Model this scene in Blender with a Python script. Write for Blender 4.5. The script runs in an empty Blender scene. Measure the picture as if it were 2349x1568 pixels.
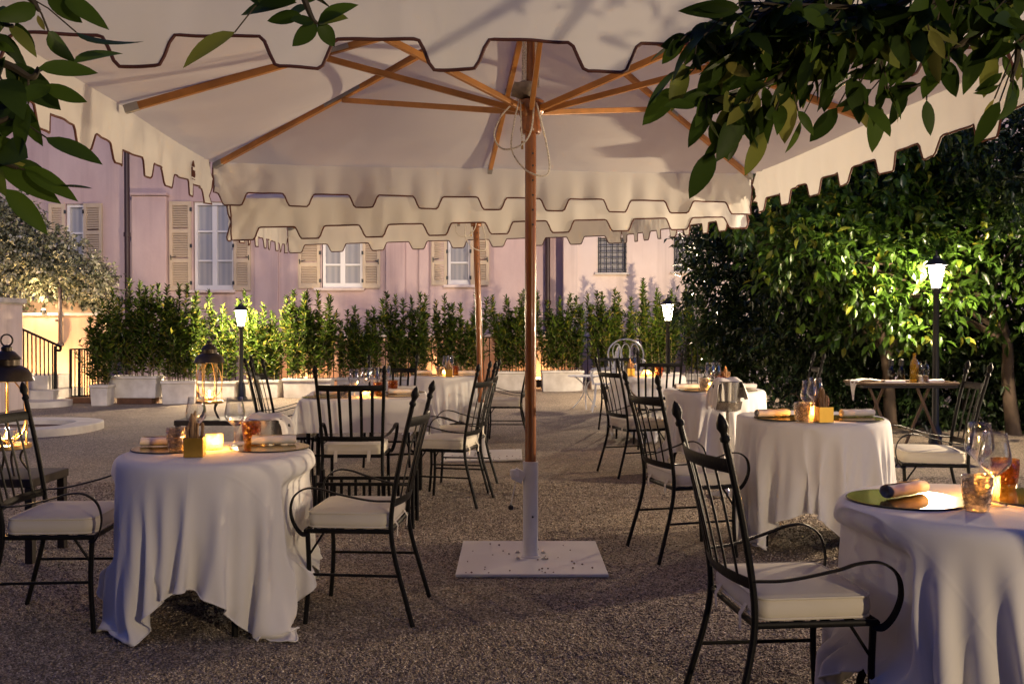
# Evening garden restaurant: tables under square parasols before a pink building.
# light settings (watts are for Cycles point lamps; PW scales all of them)
PW = 1.5
LP1, LP3, LPA, LPB, LPC = 58, 34, 44, 36, 3
SKY, SUN, EXPO = .15, .08, 4.0
CANDLE = .7
SUNEL, SUNAZ = -2.0, 160.0
import bpy, math, random
import numpy as np
from mathutils import Vector, Matrix

R = math.radians
scn = bpy.context.scene
COL = scn.collection
rng = np.random.default_rng(7)
random.seed(7)

# ------------------------------------------------------------------ camera
F = 2140.0; CX = 1174.5; CY = 784.0; CAMH = 1.345
PITCH = math.atan(29.0 / F)
cam_d = bpy.data.cameras.new('camera'); cam = bpy.data.objects.new('camera', cam_d)
COL.objects.link(cam); scn.camera = cam
cam.location = (0, 0, CAMH); cam.rotation_euler = (R(90) - PITCH, 0, 0)
cam_d.sensor_width = 36.0; cam_d.lens = F / 2349.0 * 36.0
cam_d.clip_start = 0.05; cam_d.clip_end = 500

def ray(px, py):
    x = (px - CX) / F; u = (CY - py) / F
    return Vector((x, math.cos(PITCH) + u * math.sin(PITCH), u * math.cos(PITCH) - math.sin(PITCH)))
def G(px, py, z=0.0):
    d = ray(px, py); t = (z - CAMH) / d.z
    return Vector((0, 0, CAMH)) + d * t
def D(px, py, Y):
    d = ray(px, py)
    return Vector((0, 0, CAMH)) + d * (Y / d.y)
def sst(a, b, x):
    t = min(1, max(0, (x - a) / (b - a))); return t * t * (3 - 2 * t)
def gz(x, y):
    return 0.045 * sst(1.0, 2.0, x) * sst(4.3, 5.6, y)

# ------------------------------------------------------------------ materials
MAT = {}
def newmat(name):
    m = bpy.data.materials.new(name); m.use_nodes = True
    nt = m.node_tree; nt.nodes.clear()
    out = nt.nodes.new('ShaderNodeOutputMaterial')
    MAT[name] = m
    return m, nt, out
def N(nt, t, **kw):
    n = nt.nodes.new(t)
    for k, v in kw.items():
        if k.startswith('i_'):
            n.inputs[k[2:].replace('_', ' ')].default_value = v
        else: setattr(n, k, v)
    return n
def rgba(c): return (c[0], c[1], c[2], 1.0)

def pbr(name, col, rough=0.6, metal=0.0, var=0.0, vscale=4.0, bump=0.0, bscale=60.0, spec=0.5, coat=0.0, trans=0.0, stretch=None, dirt=None):
    """Principled surface with large soft colour variation, optional fine bump and translucency."""
    m, nt, out = newmat(name); L = nt.links.new
    b = N(nt, 'ShaderNodeBsdfPrincipled'); b.inputs['Roughness'].default_value = rough
    b.inputs['Metallic'].default_value = metal; b.inputs['Specular IOR Level'].default_value = spec
    b.inputs['Coat Weight'].default_value = coat
    tc = N(nt, 'ShaderNodeTexCoord')
    src = tc.outputs['Object']
    if stretch:
        mp = N(nt, 'ShaderNodeMapping'); mp.inputs['Scale'].default_value = stretch
        L(src, mp.inputs['Vector']); src = mp.outputs['Vector']
    if var > 0:
        nz = N(nt, 'ShaderNodeTexNoise'); nz.inputs['Scale'].default_value = vscale; nz.inputs['Detail'].default_value = 6
        L(src, nz.inputs['Vector'])
        mx = N(nt, 'ShaderNodeMix', data_type='RGBA')
        lo = [max(0, c * (1 - var)) for c in col]; hi = [min(1, c * (1 + var * .7)) for c in col]
        if dirt: lo = dirt
        mr = N(nt, 'ShaderNodeMapRange'); mr.inputs['From Min'].default_value = .3; mr.inputs['From Max'].default_value = .7
        L(nz.outputs['Fac'], mr.inputs['Value']); L(mr.outputs['Result'], mx.inputs['Factor'])
        mx.inputs['A'].default_value = rgba(lo); mx.inputs['B'].default_value = rgba(hi)
        L(mx.outputs['Result'], b.inputs['Base Color'])
    else:
        b.inputs['Base Color'].default_value = rgba(col)
    if bump > 0:
        nb = N(nt, 'ShaderNodeTexNoise'); nb.inputs['Scale'].default_value = bscale; nb.inputs['Detail'].default_value = 4
        L(src, nb.inputs['Vector'])
        bp = N(nt, 'ShaderNodeBump'); bp.inputs['Strength'].default_value = bump; bp.inputs['Distance'].default_value = .01
        L(nb.outputs['Fac'], bp.inputs['Height']); L(bp.outputs['Normal'], b.inputs['Normal'])
    sh = b.outputs['BSDF']
    if trans > 0:
        t = N(nt, 'ShaderNodeBsdfTranslucent'); t.inputs['Color'].default_value = rgba(col)
        ms = N(nt, 'ShaderNodeMixShader'); ms.inputs[0].default_value = trans
        L(sh, ms.inputs[1]); L(t.outputs[0], ms.inputs[2]); sh = ms.outputs[0]
    L(sh, out.inputs['Surface'])
    return m

def leafmat(name, dark, light, yellow, rough=.38, trans=.28, spec=.5):
    """Leaf: colour runs over three tones by a random per-leaf attribute."""
    m, nt, out = newmat(name); L = nt.links.new
    at = N(nt, 'ShaderNodeAttribute', attribute_name='tint')
    cr = N(nt, 'ShaderNodeValToRGB'); e = cr.color_ramp.elements
    e[0].position = 0.0; e[0].color = rgba(dark); e[1].position = .8; e[1].color = rgba(light)
    e2 = cr.color_ramp.elements.new(1.0); e2.color = rgba(yellow)
    L(at.outputs['Fac'], cr.inputs['Fac'])
    b = N(nt, 'ShaderNodeBsdfPrincipled'); b.inputs['Roughness'].default_value = rough
    b.inputs['Specular IOR Level'].default_value = spec
    L(cr.outputs['Color'], b.inputs['Base Color'])
    t = N(nt, 'ShaderNodeBsdfTranslucent'); L(cr.outputs['Color'], t.inputs['Color'])
    ms = N(nt, 'ShaderNodeMixShader'); ms.inputs[0].default_value = trans
    L(b.outputs['BSDF'], ms.inputs[1]); L(t.outputs[0], ms.inputs[2]); L(ms.outputs[0], out.inputs['Surface'])
    return m

def thinglass(name, tint, refl=1.0, rough=.02, bump=0.0, bscale=90.0, body=0.0, bodycol=(1, 1, 1), dark=.3):
    """Thin glass wall: tinted see-through mixed with a mirror reflection by Fresnel, optional embossing."""
    m, nt, out = newmat(name); L = nt.links.new
    tr = N(nt, 'ShaderNodeBsdfTransparent'); tr.inputs['Color'].default_value = rgba(tint)
    gl = N(nt, 'ShaderNodeBsdfGlossy'); gl.inputs['Roughness'].default_value = rough
    gl.inputs['Color'].default_value = (1, 1, 1, 1)
    fr = N(nt, 'ShaderNodeLayerWeight'); fr.inputs['Blend'].default_value = .5
    pw = N(nt, 'ShaderNodeMath', operation='POWER'); pw.inputs[1].default_value = 2.4; L(fr.outputs['Facing'], pw.inputs[0])
    mul = N(nt, 'ShaderNodeMath', operation='MULTIPLY_ADD'); mul.inputs[1].default_value = .62 * refl; mul.inputs[2].default_value = .03 * refl
    mul.use_clamp = True
    L(pw.outputs[0], mul.inputs[0])
    if bump > 0:
        tc = N(nt, 'ShaderNodeTexCoord')
        vo = N(nt, 'ShaderNodeTexVoronoi'); vo.inputs['Scale'].default_value = bscale
        L(tc.outputs['Object'], vo.inputs['Vector'])
        bp = N(nt, 'ShaderNodeBump'); bp.inputs['Strength'].default_value = bump; bp.inputs['Distance'].default_value = .006
        L(vo.outputs['Distance'], bp.inputs['Height']); L(bp.outputs['Normal'], gl.inputs['Normal']); L(bp.outputs['Normal'], fr.inputs['Normal'])
        # the moulded walls also darken the view unevenly
        cr = N(nt, 'ShaderNodeValToRGB'); cr.color_ramp.elements[0].color = rgba(tint)
        cr.color_ramp.elements[1].color = rgba([c * dark for c in tint]); cr.color_ramp.elements[1].position = .75
        L(vo.outputs['Distance'], cr.inputs['Fac']); L(cr.outputs['Color'], tr.inputs['Color'])
    ms = N(nt, 'ShaderNodeMixShader'); L(mul.outputs[0], ms.inputs[0]); L(tr.outputs[0], ms.inputs[1]); L(gl.outputs[0], ms.inputs[2])
    sh = ms.outputs[0]
    if body > 0:
        tl = N(nt, 'ShaderNodeBsdfTranslucent'); tl.inputs['Color'].default_value = rgba(bodycol)
        m2 = N(nt, 'ShaderNodeMixShader'); m2.inputs[0].default_value = body
        L(sh, m2.inputs[1]); L(tl.outputs[0], m2.inputs[2]); sh = m2.outputs[0]
    L(sh, out.inputs['Surface'])
    return m

def emit(name, col, strength, see=0.0):
    m, nt, out = newmat(name); L = nt.links.new
    e = N(nt, 'ShaderNodeEmission'); e.inputs['Color'].default_value = rgba(col); e.inputs['Strength'].default_value = strength
    sh = e.outputs[0]
    if see > 0:
        t = N(nt, 'ShaderNodeBsdfTransparent'); ms = N(nt, 'ShaderNodeMixShader'); ms.inputs[0].default_value = see
        L(sh, ms.inputs[1]); L(t.outputs[0], ms.inputs[2]); sh = ms.outputs[0]
    L(sh, out.inputs['Surface']); return m

pbr('canvas', (.77, .745, .69), .85, var=.07, vscale=1.3, bump=.10, bscale=350, spec=.2, trans=.27)
def canvas_creases():
    nt = MAT['canvas'].node_tree; L = nt.links.new
    b = [n for n in nt.nodes if n.type == 'BSDF_PRINCIPLED'][0]; old = b.inputs['Normal'].links[0].from_node
    tc = N(nt, 'ShaderNodeTexCoord'); nz = N(nt, 'ShaderNodeTexNoise'); nz.inputs['Scale'].default_value = 1.7; nz.inputs['Detail'].default_value = 1.5; nz.inputs['Distortion'].default_value = .2
    L(tc.outputs['Object'], nz.inputs['Vector'])
    bp = N(nt, 'ShaderNodeBump'); bp.inputs['Strength'].default_value = .16; bp.inputs['Distance'].default_value = .06
    L(nz.outputs['Fac'], bp.inputs['Height']); L(bp.outputs['Normal'], old.inputs['Normal'])
canvas_creases()
pbr('piping_brown', (.10, .028, .015), .7)
pbr('rib_wood', (.46, .20, .045), .42, var=.28, vscale=6, stretch=(1, 1, 1), spec=.5)
pbr('pole_wood', (.27, .09, .022), .26, var=.35, vscale=9, stretch=(3, 3, .35), coat=.5)
pbr('white_metal', (.70, .68, .64), .38, var=.05, vscale=3)
pbr('grey_metal', (.35, .34, .33), .4, metal=.7)
pbr('steel', (.55, .54, .52), .22, metal=1.0, bump=.05, bscale=40)
pbr('black_iron', (.010, .0095, .009), .46, var=.3, vscale=30, bump=.12, bscale=120, spec=.12)
pbr('dark_grille', (.03, .03, .03), .5)
pbr('cushion_cloth', (.70, .645, .53), .85, var=.05, vscale=5, bump=.12, bscale=260, spec=.15)
pbr('table_linen', (.81, .785, .735), .8, var=.03, vscale=3, bump=.06, bscale=420, spec=.2)
def linen_creases():
    # ironed fold lines, laid out on the flat cloth
    nt = MAT['table_linen'].node_tree; L = nt.links.new
    b = [n for n in nt.nodes if n.type == 'BSDF_PRINCIPLED'][0]; old = b.inputs['Normal'].links[0].from_node
    at = N(nt, 'ShaderNodeAttribute', attribute_name='rest'); sp = N(nt, 'ShaderNodeSeparateXYZ'); L(at.outputs['Vector'], sp.inputs[0]); hs = []
    for ax in (0, 1):
        pp = N(nt, 'ShaderNodeMath', operation='PINGPONG'); pp.inputs[1].default_value = .225; L(sp.outputs[ax], pp.inputs[0])
        mr = N(nt, 'ShaderNodeMapRange', interpolation_type='SMOOTHSTEP'); mr.inputs['From Max'].default_value = .012; mr.inputs['To Min'].default_value = 1; mr.inputs['To Max'].default_value = 0; L(pp.outputs[0], mr.inputs['Value']); hs.append(mr)
    ad = N(nt, 'ShaderNodeMath', operation='ADD'); L(hs[0].outputs[0], ad.inputs[0]); L(hs[1].outputs[0], ad.inputs[1])
    bp = N(nt, 'ShaderNodeBump'); bp.inputs['Strength'].default_value = .12; bp.inputs['Distance'].default_value = .004
    L(ad.outputs[0], bp.inputs['Height']); L(bp.outputs['Normal'], old.inputs['Normal'])
linen_creases()
pbr('napkin_linen', (.80, .76, .70), .85, bump=.12, bscale=300, spec=.15)
pbr('mat_gold', (.44, .31, .075), .17, metal=.85, var=.08, vscale=12)
pbr('mat_edge', (.012, .010, .008), .5)
pbr('box_gold', (.62, .38, .07), .3, metal=.75, var=.12, vscale=18)
pbr('bread_stick', (.30, .175, .085), .8, var=.55, vscale=40, bump=.4, bscale=90, stretch=(1, 1, .3))
pbr('wax', (.85, .72, .5), .5)
pbr('rope', (.72, .68, .6), .9, var=.5, vscale=160)
pbr('crumpled_cloth', (.30, .26, .21), .9, var=.3, vscale=25, bump=.7, bscale=45)
thinglass('clear_glass', (.93, .935, .935), refl=2.0)
thinglass('smoke_glass', (.92, .90, .88), refl=1.7, bump=1.0, bscale=72, rough=.06, body=.10, bodycol=(.8, .75, .7), dark=.42)
thinglass('amber_glass', (.97, .70, .26), refl=1.5, bump=1.0, bscale=62, rough=.06, body=.22, bodycol=(.9, .42, .06), dark=.5)
thinglass('candle_glass', (.95, .80, .52), refl=1.2, bump=.8, bscale=110, rough=.1, body=.09, bodycol=(1.0, .78, .42))
thinglass('bottle_gold', (.70, .52, .16), refl=1.6, body=.06, bodycol=(.6, .42, .1))
thinglass('bottle_dark', (.10, .07, .05), refl=1.6)
emit('flame', (1.0, .52, .16), 25)
emit('bulb', (1.0, .80, .50), 90)
emit('lamp_glass', (1.0, .80, .50), 3.0, see=.6)
emit('step_light_glass', (1.0, .66, .28), 9.0)
pbr('lamp_black', (.012, .013, .013), .42)
pbr('shutter_cream', (.55, .44, .305), .6, var=.08, vscale=3)
pbr('window_white', (.72, .70, .68), .5)
pbr('planter_white', (.66, .63, .58), .65, var=.12, vscale=4, dirt=(.45, .41, .36))
pbr('soil', (.035, .024, .016), .95)
pbr('stone_white', (.56, .52, .46), .75, var=.2, vscale=4, bump=.25, bscale=40)
pbr('brown_block', (.12, .055, .028), .8, var=.3, vscale=8)
pbr('bark', (.095, .065, .042), .85, var=.4, vscale=10, bump=.7, bscale=22, stretch=(1, 1, .35))
pbr('twig', (.055, .042, .022), .8)
pbr('stem_brown', (.13, .10, .045), .8)
pbr('pipe_brown', (.045, .024, .022), .45)
pbr('white_iron', (.72, .73, .74), .4)
pbr('dark_wood', (.022, .015, .010), .55, var=.3, vscale=12)
pbr('lantern_bronze', (.055, .040, .026), .38, metal=.6, var=.3, vscale=15)
pbr('lantern_brass', (.42, .26, .10), .32, metal=.8)
pbr('tray_wood', (.15, .085, .04), .5, var=.3, vscale=8)
pbr('blue_label', (.05, .18, .55), .6)
leafmat('leaf_laurel', (.022, .040, .008), (.12, .195, .022), (.36, .29, .045), trans=.45)
leafmat('leaf_citrus', (.018, .042, .007), (.07, .145, .014), (.22, .22, .025), rough=.32, trans=.36)
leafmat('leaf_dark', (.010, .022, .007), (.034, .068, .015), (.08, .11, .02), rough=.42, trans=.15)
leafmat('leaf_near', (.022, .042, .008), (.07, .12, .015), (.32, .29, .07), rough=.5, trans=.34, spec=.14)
leafmat('leaf_jasmine', (.06, .085, .035), (.46, .44, .30), (.80, .76, .62), rough=.6, trans=.2)

# rendered plaster with stains
def plaster(name, col, stain, rough=.9):
    m, nt, out = newmat(name); L = nt.links.new
    tc = N(nt, 'ShaderNodeTexCoord')
    n1 = N(nt, 'ShaderNodeTexNoise'); n1.inputs['Scale'].default_value = .7; n1.inputs['Detail'].default_value = 8; n1.inputs['Roughness'].default_value = .62
    mp = N(nt, 'ShaderNodeMapping'); mp.inputs['Scale'].default_value = (1, 1, .45)
    L(tc.outputs['Object'], mp.inputs['Vector']); L(mp.outputs['Vector'], n1.inputs['Vector'])
    mr = N(nt, 'ShaderNodeMapRange'); mr.inputs['From Min'].default_value = .42; mr.inputs['From Max'].default_value = .64
    L(n1.outputs['Fac'], mr.inputs['Value'])
    mx = N(nt, 'ShaderNodeMix', data_type='RGBA'); mx.inputs['A'].default_value = rgba(col); mx.inputs['B'].default_value = rgba(stain)
    # rain streaks: noise stretched far down the wall
    ms_ = N(nt, 'ShaderNodeMapping'); ms_.inputs['Scale'].default_value = (3.2, 3.2, .16); L(tc.outputs['Object'], ms_.inputs['Vector'])
    n3 = N(nt, 'ShaderNodeTexNoise'); n3.inputs['Scale'].default_value = 1.0; n3.inputs['Detail'].default_value = 7; L(ms_.outputs['Vector'], n3.inputs['Vector'])
    r3 = N(nt, 'ShaderNodeMapRange'); r3.inputs['From Min'].default_value = .52; r3.inputs['From Max'].default_value = .75; r3.inputs['To Max'].default_value = .8; L(n3.outputs['Fac'], r3.inputs['Value'])
    m3 = N(nt, 'ShaderNodeMix', data_type='RGBA'); m3.inputs['B'].default_value = rgba([c * .72 for c in stain]); L(r3.outputs['Result'], m3.inputs['Factor']); L(mx.outputs['Result'], m3.inputs['A'])
    L(mr.outputs['Result'], mx.inputs['Factor'])
    b = N(nt, 'ShaderNodeBsdfPrincipled'); b.inputs['Roughness'].default_value = rough; b.inputs['Specular IOR Level'].default_value = .2
    L(m3.outputs['Result'], b.inputs['Base Color'])
    n2 = N(nt, 'ShaderNodeTexNoise'); n2.inputs['Scale'].default_value = 14; n2.inputs['Detail'].default_value = 5
    L(tc.outputs['Object'], n2.inputs['Vector'])
    bp = N(nt, 'ShaderNodeBump'); bp.inputs['Strength'].default_value = .18; bp.inputs['Distance'].default_value = .02
    L(n2.outputs['Fac'], bp.inputs['Height']); L(bp.outputs['Normal'], b.inputs['Normal'])
    L(b.outputs['BSDF'], out.inputs['Surface'])
plaster('plaster_pink', (.60, .46, .43), (.50, .365, .35))
plaster('plaster_pale', (.74, .63, .57), (.67, .55, .48))
plaster('plaster_peach', (.56, .39, .28), (.48, .33, .23))

# gravel: small voronoi stones, sized in metres
def gravelmat():
    m, nt, out = newmat('gravel'); L = nt.links.new
    tc = N(nt, 'ShaderNodeTexCoord')
    v1 = N(nt, 'ShaderNodeTexVoronoi'); v1.inputs['Scale'].default_value = 135
    L(tc.outputs['Object'], v1.inputs['Vector'])
    n1 = N(nt, 'ShaderNodeTexNoise'); n1.inputs['Scale'].default_value = 1.1; n1.inputs['Detail'].default_value = 9; n1.inputs['Roughness'].default_value = .7
    L(tc.outputs['Object'], n1.inputs['Vector'])
    n2 = N(nt, 'ShaderNodeTexNoise'); n2.inputs['Scale'].default_value = 16; n2.inputs['Detail'].default_value = 6
    L(tc.outputs['Object'], n2.inputs['Vector'])
    sp = N(nt, 'ShaderNodeSeparateColor'); L(v1.outputs['Color'], sp.inputs[0])
    cr = N(nt, 'ShaderNodeValToRGB'); e = cr.color_ramp.elements
    e[0].position = 0; e[0].color = (.10, .08, .062, 1); e[1].position = 1; e[1].color = (.62, .53, .43, 1)
    k = cr.color_ramp.elements.new(.5); k.color = (.30, .248, .195, 1)
    L(sp.outputs[0], cr.inputs['Fac'])
    mx = N(nt, 'ShaderNodeMix', data_type='RGBA', blend_type='MULTIPLY'); mx.inputs['Factor'].default_value = .75
    cr2 = N(nt, 'ShaderNodeValToRGB'); cr2.color_ramp.elements[0].position = .3; cr2.color_ramp.elements[0].color = (.5, .47, .44, 1)
    cr2.color_ramp.elements[1].position = .7; cr2.color_ramp.elements[1].color = (1.15, 1.12, 1.08, 1)
    ad = N(nt, 'ShaderNodeMath', operation='ADD'); hf = N(nt, 'ShaderNodeMath', operation='MULTIPLY'); hf.inputs[1].default_value = .5
    L(n1.outputs['Fac'], ad.inputs[0]); L(n2.outputs['Fac'], ad.inputs[1]); L(ad.outputs[0], hf.inputs[0])
    L(hf.outputs[0], cr2.inputs['Fac'])
    L(cr.outputs['Color'], mx.inputs['A']); L(cr2.outputs['Color'], mx.inputs['B'])
    b = N(nt, 'ShaderNodeBsdfPrincipled'); b.inputs['Roughness'].default_value = .85; b.inputs['Specular IOR Level'].default_value = .25
    L(mx.outputs['Result'], b.inputs['Base Color'])
    iv = N(nt, 'ShaderNodeMath', operation='MULTIPLY_ADD'); iv.inputs[1].default_value = -1.0; iv.inputs[2].default_value = 1.0
    L(v1.outputs['Distance'], iv.inputs[0])
    bp = N(nt, 'ShaderNodeBump'); bp.inputs['Strength'].default_value = .9; bp.inputs['Distance'].default_value = .008
    L(iv.outputs[0], bp.inputs['Height'])
    bp2 = N(nt, 'ShaderNodeBump'); bp2.inputs['Strength'].default_value = .5; bp2.inputs['Distance'].default_value = .04
    L(n2.outputs['Fac'], bp2.inputs['Height']); L(bp.outputs['Normal'], bp2.inputs['Normal']); L(bp2.outputs['Normal'], b.inputs['Normal'])
    L(b.outputs['BSDF'], out.inputs['Surface'])
gravelmat()
def pebblemat():
    m, nt, out = newmat('pebble'); L = nt.links.new
    at = N(nt, 'ShaderNodeAttribute', attribute_name='tint')
    cr = N(nt, 'ShaderNodeValToRGB'); e = cr.color_ramp.elements
    e[0].position = 0; e[0].color = (.10, .082, .066, 1); e[1].position = 1; e[1].color = (.52, .45, .38, 1)
    k = cr.color_ramp.elements.new(.45); k.color = (.225, .178, .134, 1)
    k = cr.color_ramp.elements.new(.75); k.color = (.35, .28, .21, 1)
    L(at.outputs['Fac'], cr.inputs['Fac'])
    b = N(nt, 'ShaderNodeBsdfPrincipled'); b.inputs['Roughness'].default_value = .75; b.inputs['Specular IOR Level'].default_value = .3
    L(cr.outputs['Color'], b.inputs['Base Color']); L(b.outputs['BSDF'], out.inputs['Surface'])
pebblemat()
def windowglass():
    m, nt, out = newmat('window_glass'); L = nt.links.new
    b = N(nt, 'ShaderNodeBsdfPrincipled'); b.inputs['Base Color'].default_value = (.34, .33, .34, 1)
    b.inputs['Roughness'].default_value = .12; b.inputs['Specular IOR Level'].default_value = .6
    tc = N(nt, 'ShaderNodeTexCoord'); w = N(nt, 'ShaderNodeTexWave'); w.inputs['Scale'].default_value = 2.2; w.inputs['Distortion'].default_value = 4
    mp = N(nt, 'ShaderNodeMapping'); mp.inputs['Scale'].default_value = (1, 1, .08)
    L(tc.outputs['Object'], mp.inputs['Vector']); L(mp.outputs['Vector'], w.inputs['Vector'])
    mx = N(nt, 'ShaderNodeMix', data_type='RGBA'); mx.inputs['A'].default_value = (.30, .30, .32, 1); mx.inputs['B'].default_value = (.38, .37, .37, 1)
    L(w.outputs['Fac'], mx.inputs['Factor']); L(mx.outputs['Result'], b.inputs['Base Color'])
    L(b.outputs['BSDF'], out.inputs['Surface'])
windowglass()

# ------------------------------------------------------------------ mesh helpers
class MB:
    def __init__(s): s.v = []; s.f = []
    def add(s, vs, fs):
        o = len(s.v); s.v.extend([tuple(p) for p in vs]); s.f.extend([tuple(i + o for i in f) for f in fs]); return s
def box(mb, c, size, rot=None):
    hx, hy, hz = [k / 2 for k in size]; c = Vector(c)
    vs = [Vector((x, y, z)) for z in (-hz, hz) for x, y in ((-hx, -hy), (hx, -hy), (hx, hy), (-hx, hy))]
    if rot is not None: vs = [rot @ p for p in vs]
    return mb.add([p + c for p in vs], [(3, 2, 1, 0), (4, 5, 6, 7), (0, 1, 5, 4), (1, 2, 6, 5), (2, 3, 7, 6), (3, 0, 4, 7)])
def bar(mb, a, b, w, h, up=(0, 0, 1)):
    """straight rectangular bar from a to b: w sideways, h along up"""
    a = Vector(a); b = Vector(b); d = (b - a); L = d.length; d.normalize()
    u = Vector(up); s = d.cross(u)
    if s.length < 1e-4: s = d.cross(Vector((1, 0, 0)))
    s.normalize(); u = s.cross(d)
    M = Matrix((s, d, u)).transposed()
    return box(mb, (a + b) / 2, (w, L, h), M)
def tube(mb, pts, r, n=8, r2=None, up=None, closed=False, cap=True):
    """swept tube; r number or list; r2 the second radius for a flat bar (r lies along up)"""
    P = [Vector(p) for p in pts]; m = len(P)
    rr = r if isinstance(r, (list, tuple)) else [r] * m
    r2s = rr if r2 is None else (r2 if isinstance(r2, (list, tuple)) else [r2] * m)
    vs = []; prev = None
    for i in range(m):
        if closed: t = P[(i + 1) % m] - P[i - 1]
        else: t = P[min(i + 1, m - 1)] - P[max(i - 1, 0)]
        t.normalize()
        if up is not None: u = Vector(up)
        elif prev is None: u = Vector((0, 0, 1)) if abs(t.z) < .9 else Vector((1, 0, 0))
        else: u = prev
        s = t.cross(u)
        if s.length < 1e-5: s = t.cross(Vector((.3, .9, .2)))
        s.normalize(); u = s.cross(t).normalized(); prev = u
        for k in range(n):
            a = 2 * math.pi * (k + .5) / n
            vs.append(P[i] + u * (math.cos(a) * rr[i]) + s * (math.sin(a) * r2s[i]))
    fs = []
    for i in range(m if closed else m - 1):
        j = (i + 1) % m
        for k in range(n):
            k2 = (k + 1) % n
            fs.append((i * n + k, j * n + k, j * n + k2, i * n + k2))
    if cap and not closed:
        fs.append(tuple(range(n))); fs.append(tuple(reversed(range((m - 1) * n, m * n))))
    return mb.add(vs, fs)
def lathe(mb, prof, n=24, c=(0, 0, 0)):
    c = Vector(c); vs = []; fs = []; m = len(prof)
    for r, z in prof:
        for k in range(n):
            a = 2 * math.pi * k / n; vs.append(c + Vector((r * math.cos(a), r * math.sin(a), z)))
    for i in range(m - 1):
        for k in range(n):
            k2 = (k + 1) % n; fs.append((i * n + k, i * n + k2, (i + 1) * n + k2, (i + 1) * n + k))
    if prof[0][0] > 1e-5: fs.append(tuple(reversed(range(n))))
    if prof[-1][0] > 1e-5: fs.append(tuple(range((m - 1) * n, m * n)))
    return mb.add(vs, fs)
def lathe_open(mb, prof, n=24, c=(0, 0, 0)):
    o = len(mb.f); lathe(mb, prof, n, c)
    while len(mb.f[-1]) > 4: mb.f.pop()
    return mb
def bez(p0, p1, p2, p3, n=10):
    p0, p1, p2, p3 = map(Vector, (p0, p1, p2, p3)); o = []
    for i in range(n + 1):
        t = i / n; o.append(p0 * (1 - t) ** 3 + p1 * 3 * t * (1 - t) ** 2 + p2 * 3 * t * t * (1 - t) + p3 * t ** 3)
    return o
def spline(pts, n=6):
    """Catmull-Rom through points"""
    P = [Vector(p) for p in pts]; P = [P[0] * 2 - P[1]] + P + [P[-1] * 2 - P[-2]]; o = []
    for i in range(1, len(P) - 2):
        for k in range(n):
            t = k / n; a, b, c, d = P[i - 1], P[i], P[i + 1], P[i + 2]
            o.append(.5 * ((2 * b) + (c - a) * t + (2 * a - 5 * b + 4 * c - d) * t * t + (3 * b - a - 3 * c + d) * t ** 3))
    o.append(P[-2]); return o

def build(name, mb, mat, parent=None, smooth=True, bevel=0, angle=40):
    me = bpy.data.meshes.new(name); me.from_pydata(mb.v, [], mb.f); me.update()
    me.materials.append(MAT[mat] if isinstance(mat, str) else mat)
    o = bpy.data.objects.new(name, me); COL.objects.link(o)
    if smooth:
        me.polygons.foreach_set('use_smooth', [True] * len(me.polygons)); me.set_sharp_from_angle(angle=R(angle))
    if bevel:
        b = o.modifiers.new('bevel', 'BEVEL'); b.width = bevel; b.segments = 2; b.limit_method = 'ANGLE'
    if parent is not None: o.parent = parent
    return o
def build_np(name, V, Fq, mat, parent=None, tint=None, smooth=True):
    """fast mesh from arrays: V (n,3), Fq (m,k) all faces the same size"""
    me = bpy.data.meshes.new(name); nv = len(V); nf, k = Fq.shape
    me.vertices.add(nv); me.vertices.foreach_set('co', np.asarray(V, dtype=np.float32).ravel())
    me.loops.add(nf * k); me.loops.foreach_set('vertex_index', Fq.astype(np.int32).ravel())
    me.polygons.add(nf); me.polygons.foreach_set('loop_start', np.arange(0, nf * k, k, dtype=np.int32))
    me.polygons.foreach_set('loop_total', np.full(nf, k, dtype=np.int32))
    if smooth: me.polygons.foreach_set('use_smooth', np.ones(nf, dtype=bool))
    me.update(calc_edges=True)
    if tint is not None:
        a = me.attributes.new('tint', 'FLOAT', 'POINT'); a.data.foreach_set('value', np.asarray(tint, dtype=np.float32))
    me.materials.append(MAT[mat]); o = bpy.data.objects.new(name, me); COL.objects.link(o)
    if parent is not None: o.parent = parent
    return o

def tag(o, label, cat, group=None):
    o['label'] = label; o['category'] = cat
    if group: o['group'] = group
    return o
def struct(o, kind='structure', label=None):
    o['kind'] = kind
    if label: o['label'] = label
    return o
def thing(name, label, cat, loc=(0, 0, 0), rz=0, group=None):
    o = bpy.data.objects.new(name, None); COL.objects.link(o); o.empty_display_size = .1
    o.location = loc; o.rotation_euler = (0, 0, rz); return tag(o, label, cat, group)
KIDS = {}
def dup(o, parent=None):
    c = o.copy(); COL.objects.link(c)
    if parent is not None: c.parent = parent
    for ch in list(o.children): dup(ch, c)
    return c
class Proto:
    """first placing uses the object itself, later ones copies of it and of its parts"""
    def __init__(s, o): s.o = o; s.used = False
    def put(s, loc, rz, label, group=None):
        if s.used: o = dup(s.o)
        else: o = s.o; s.used = True
        o.location = loc; o.rotation_euler = (0, 0, rz); o['label'] = label
        if group: o['group'] = group
        return o

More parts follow.
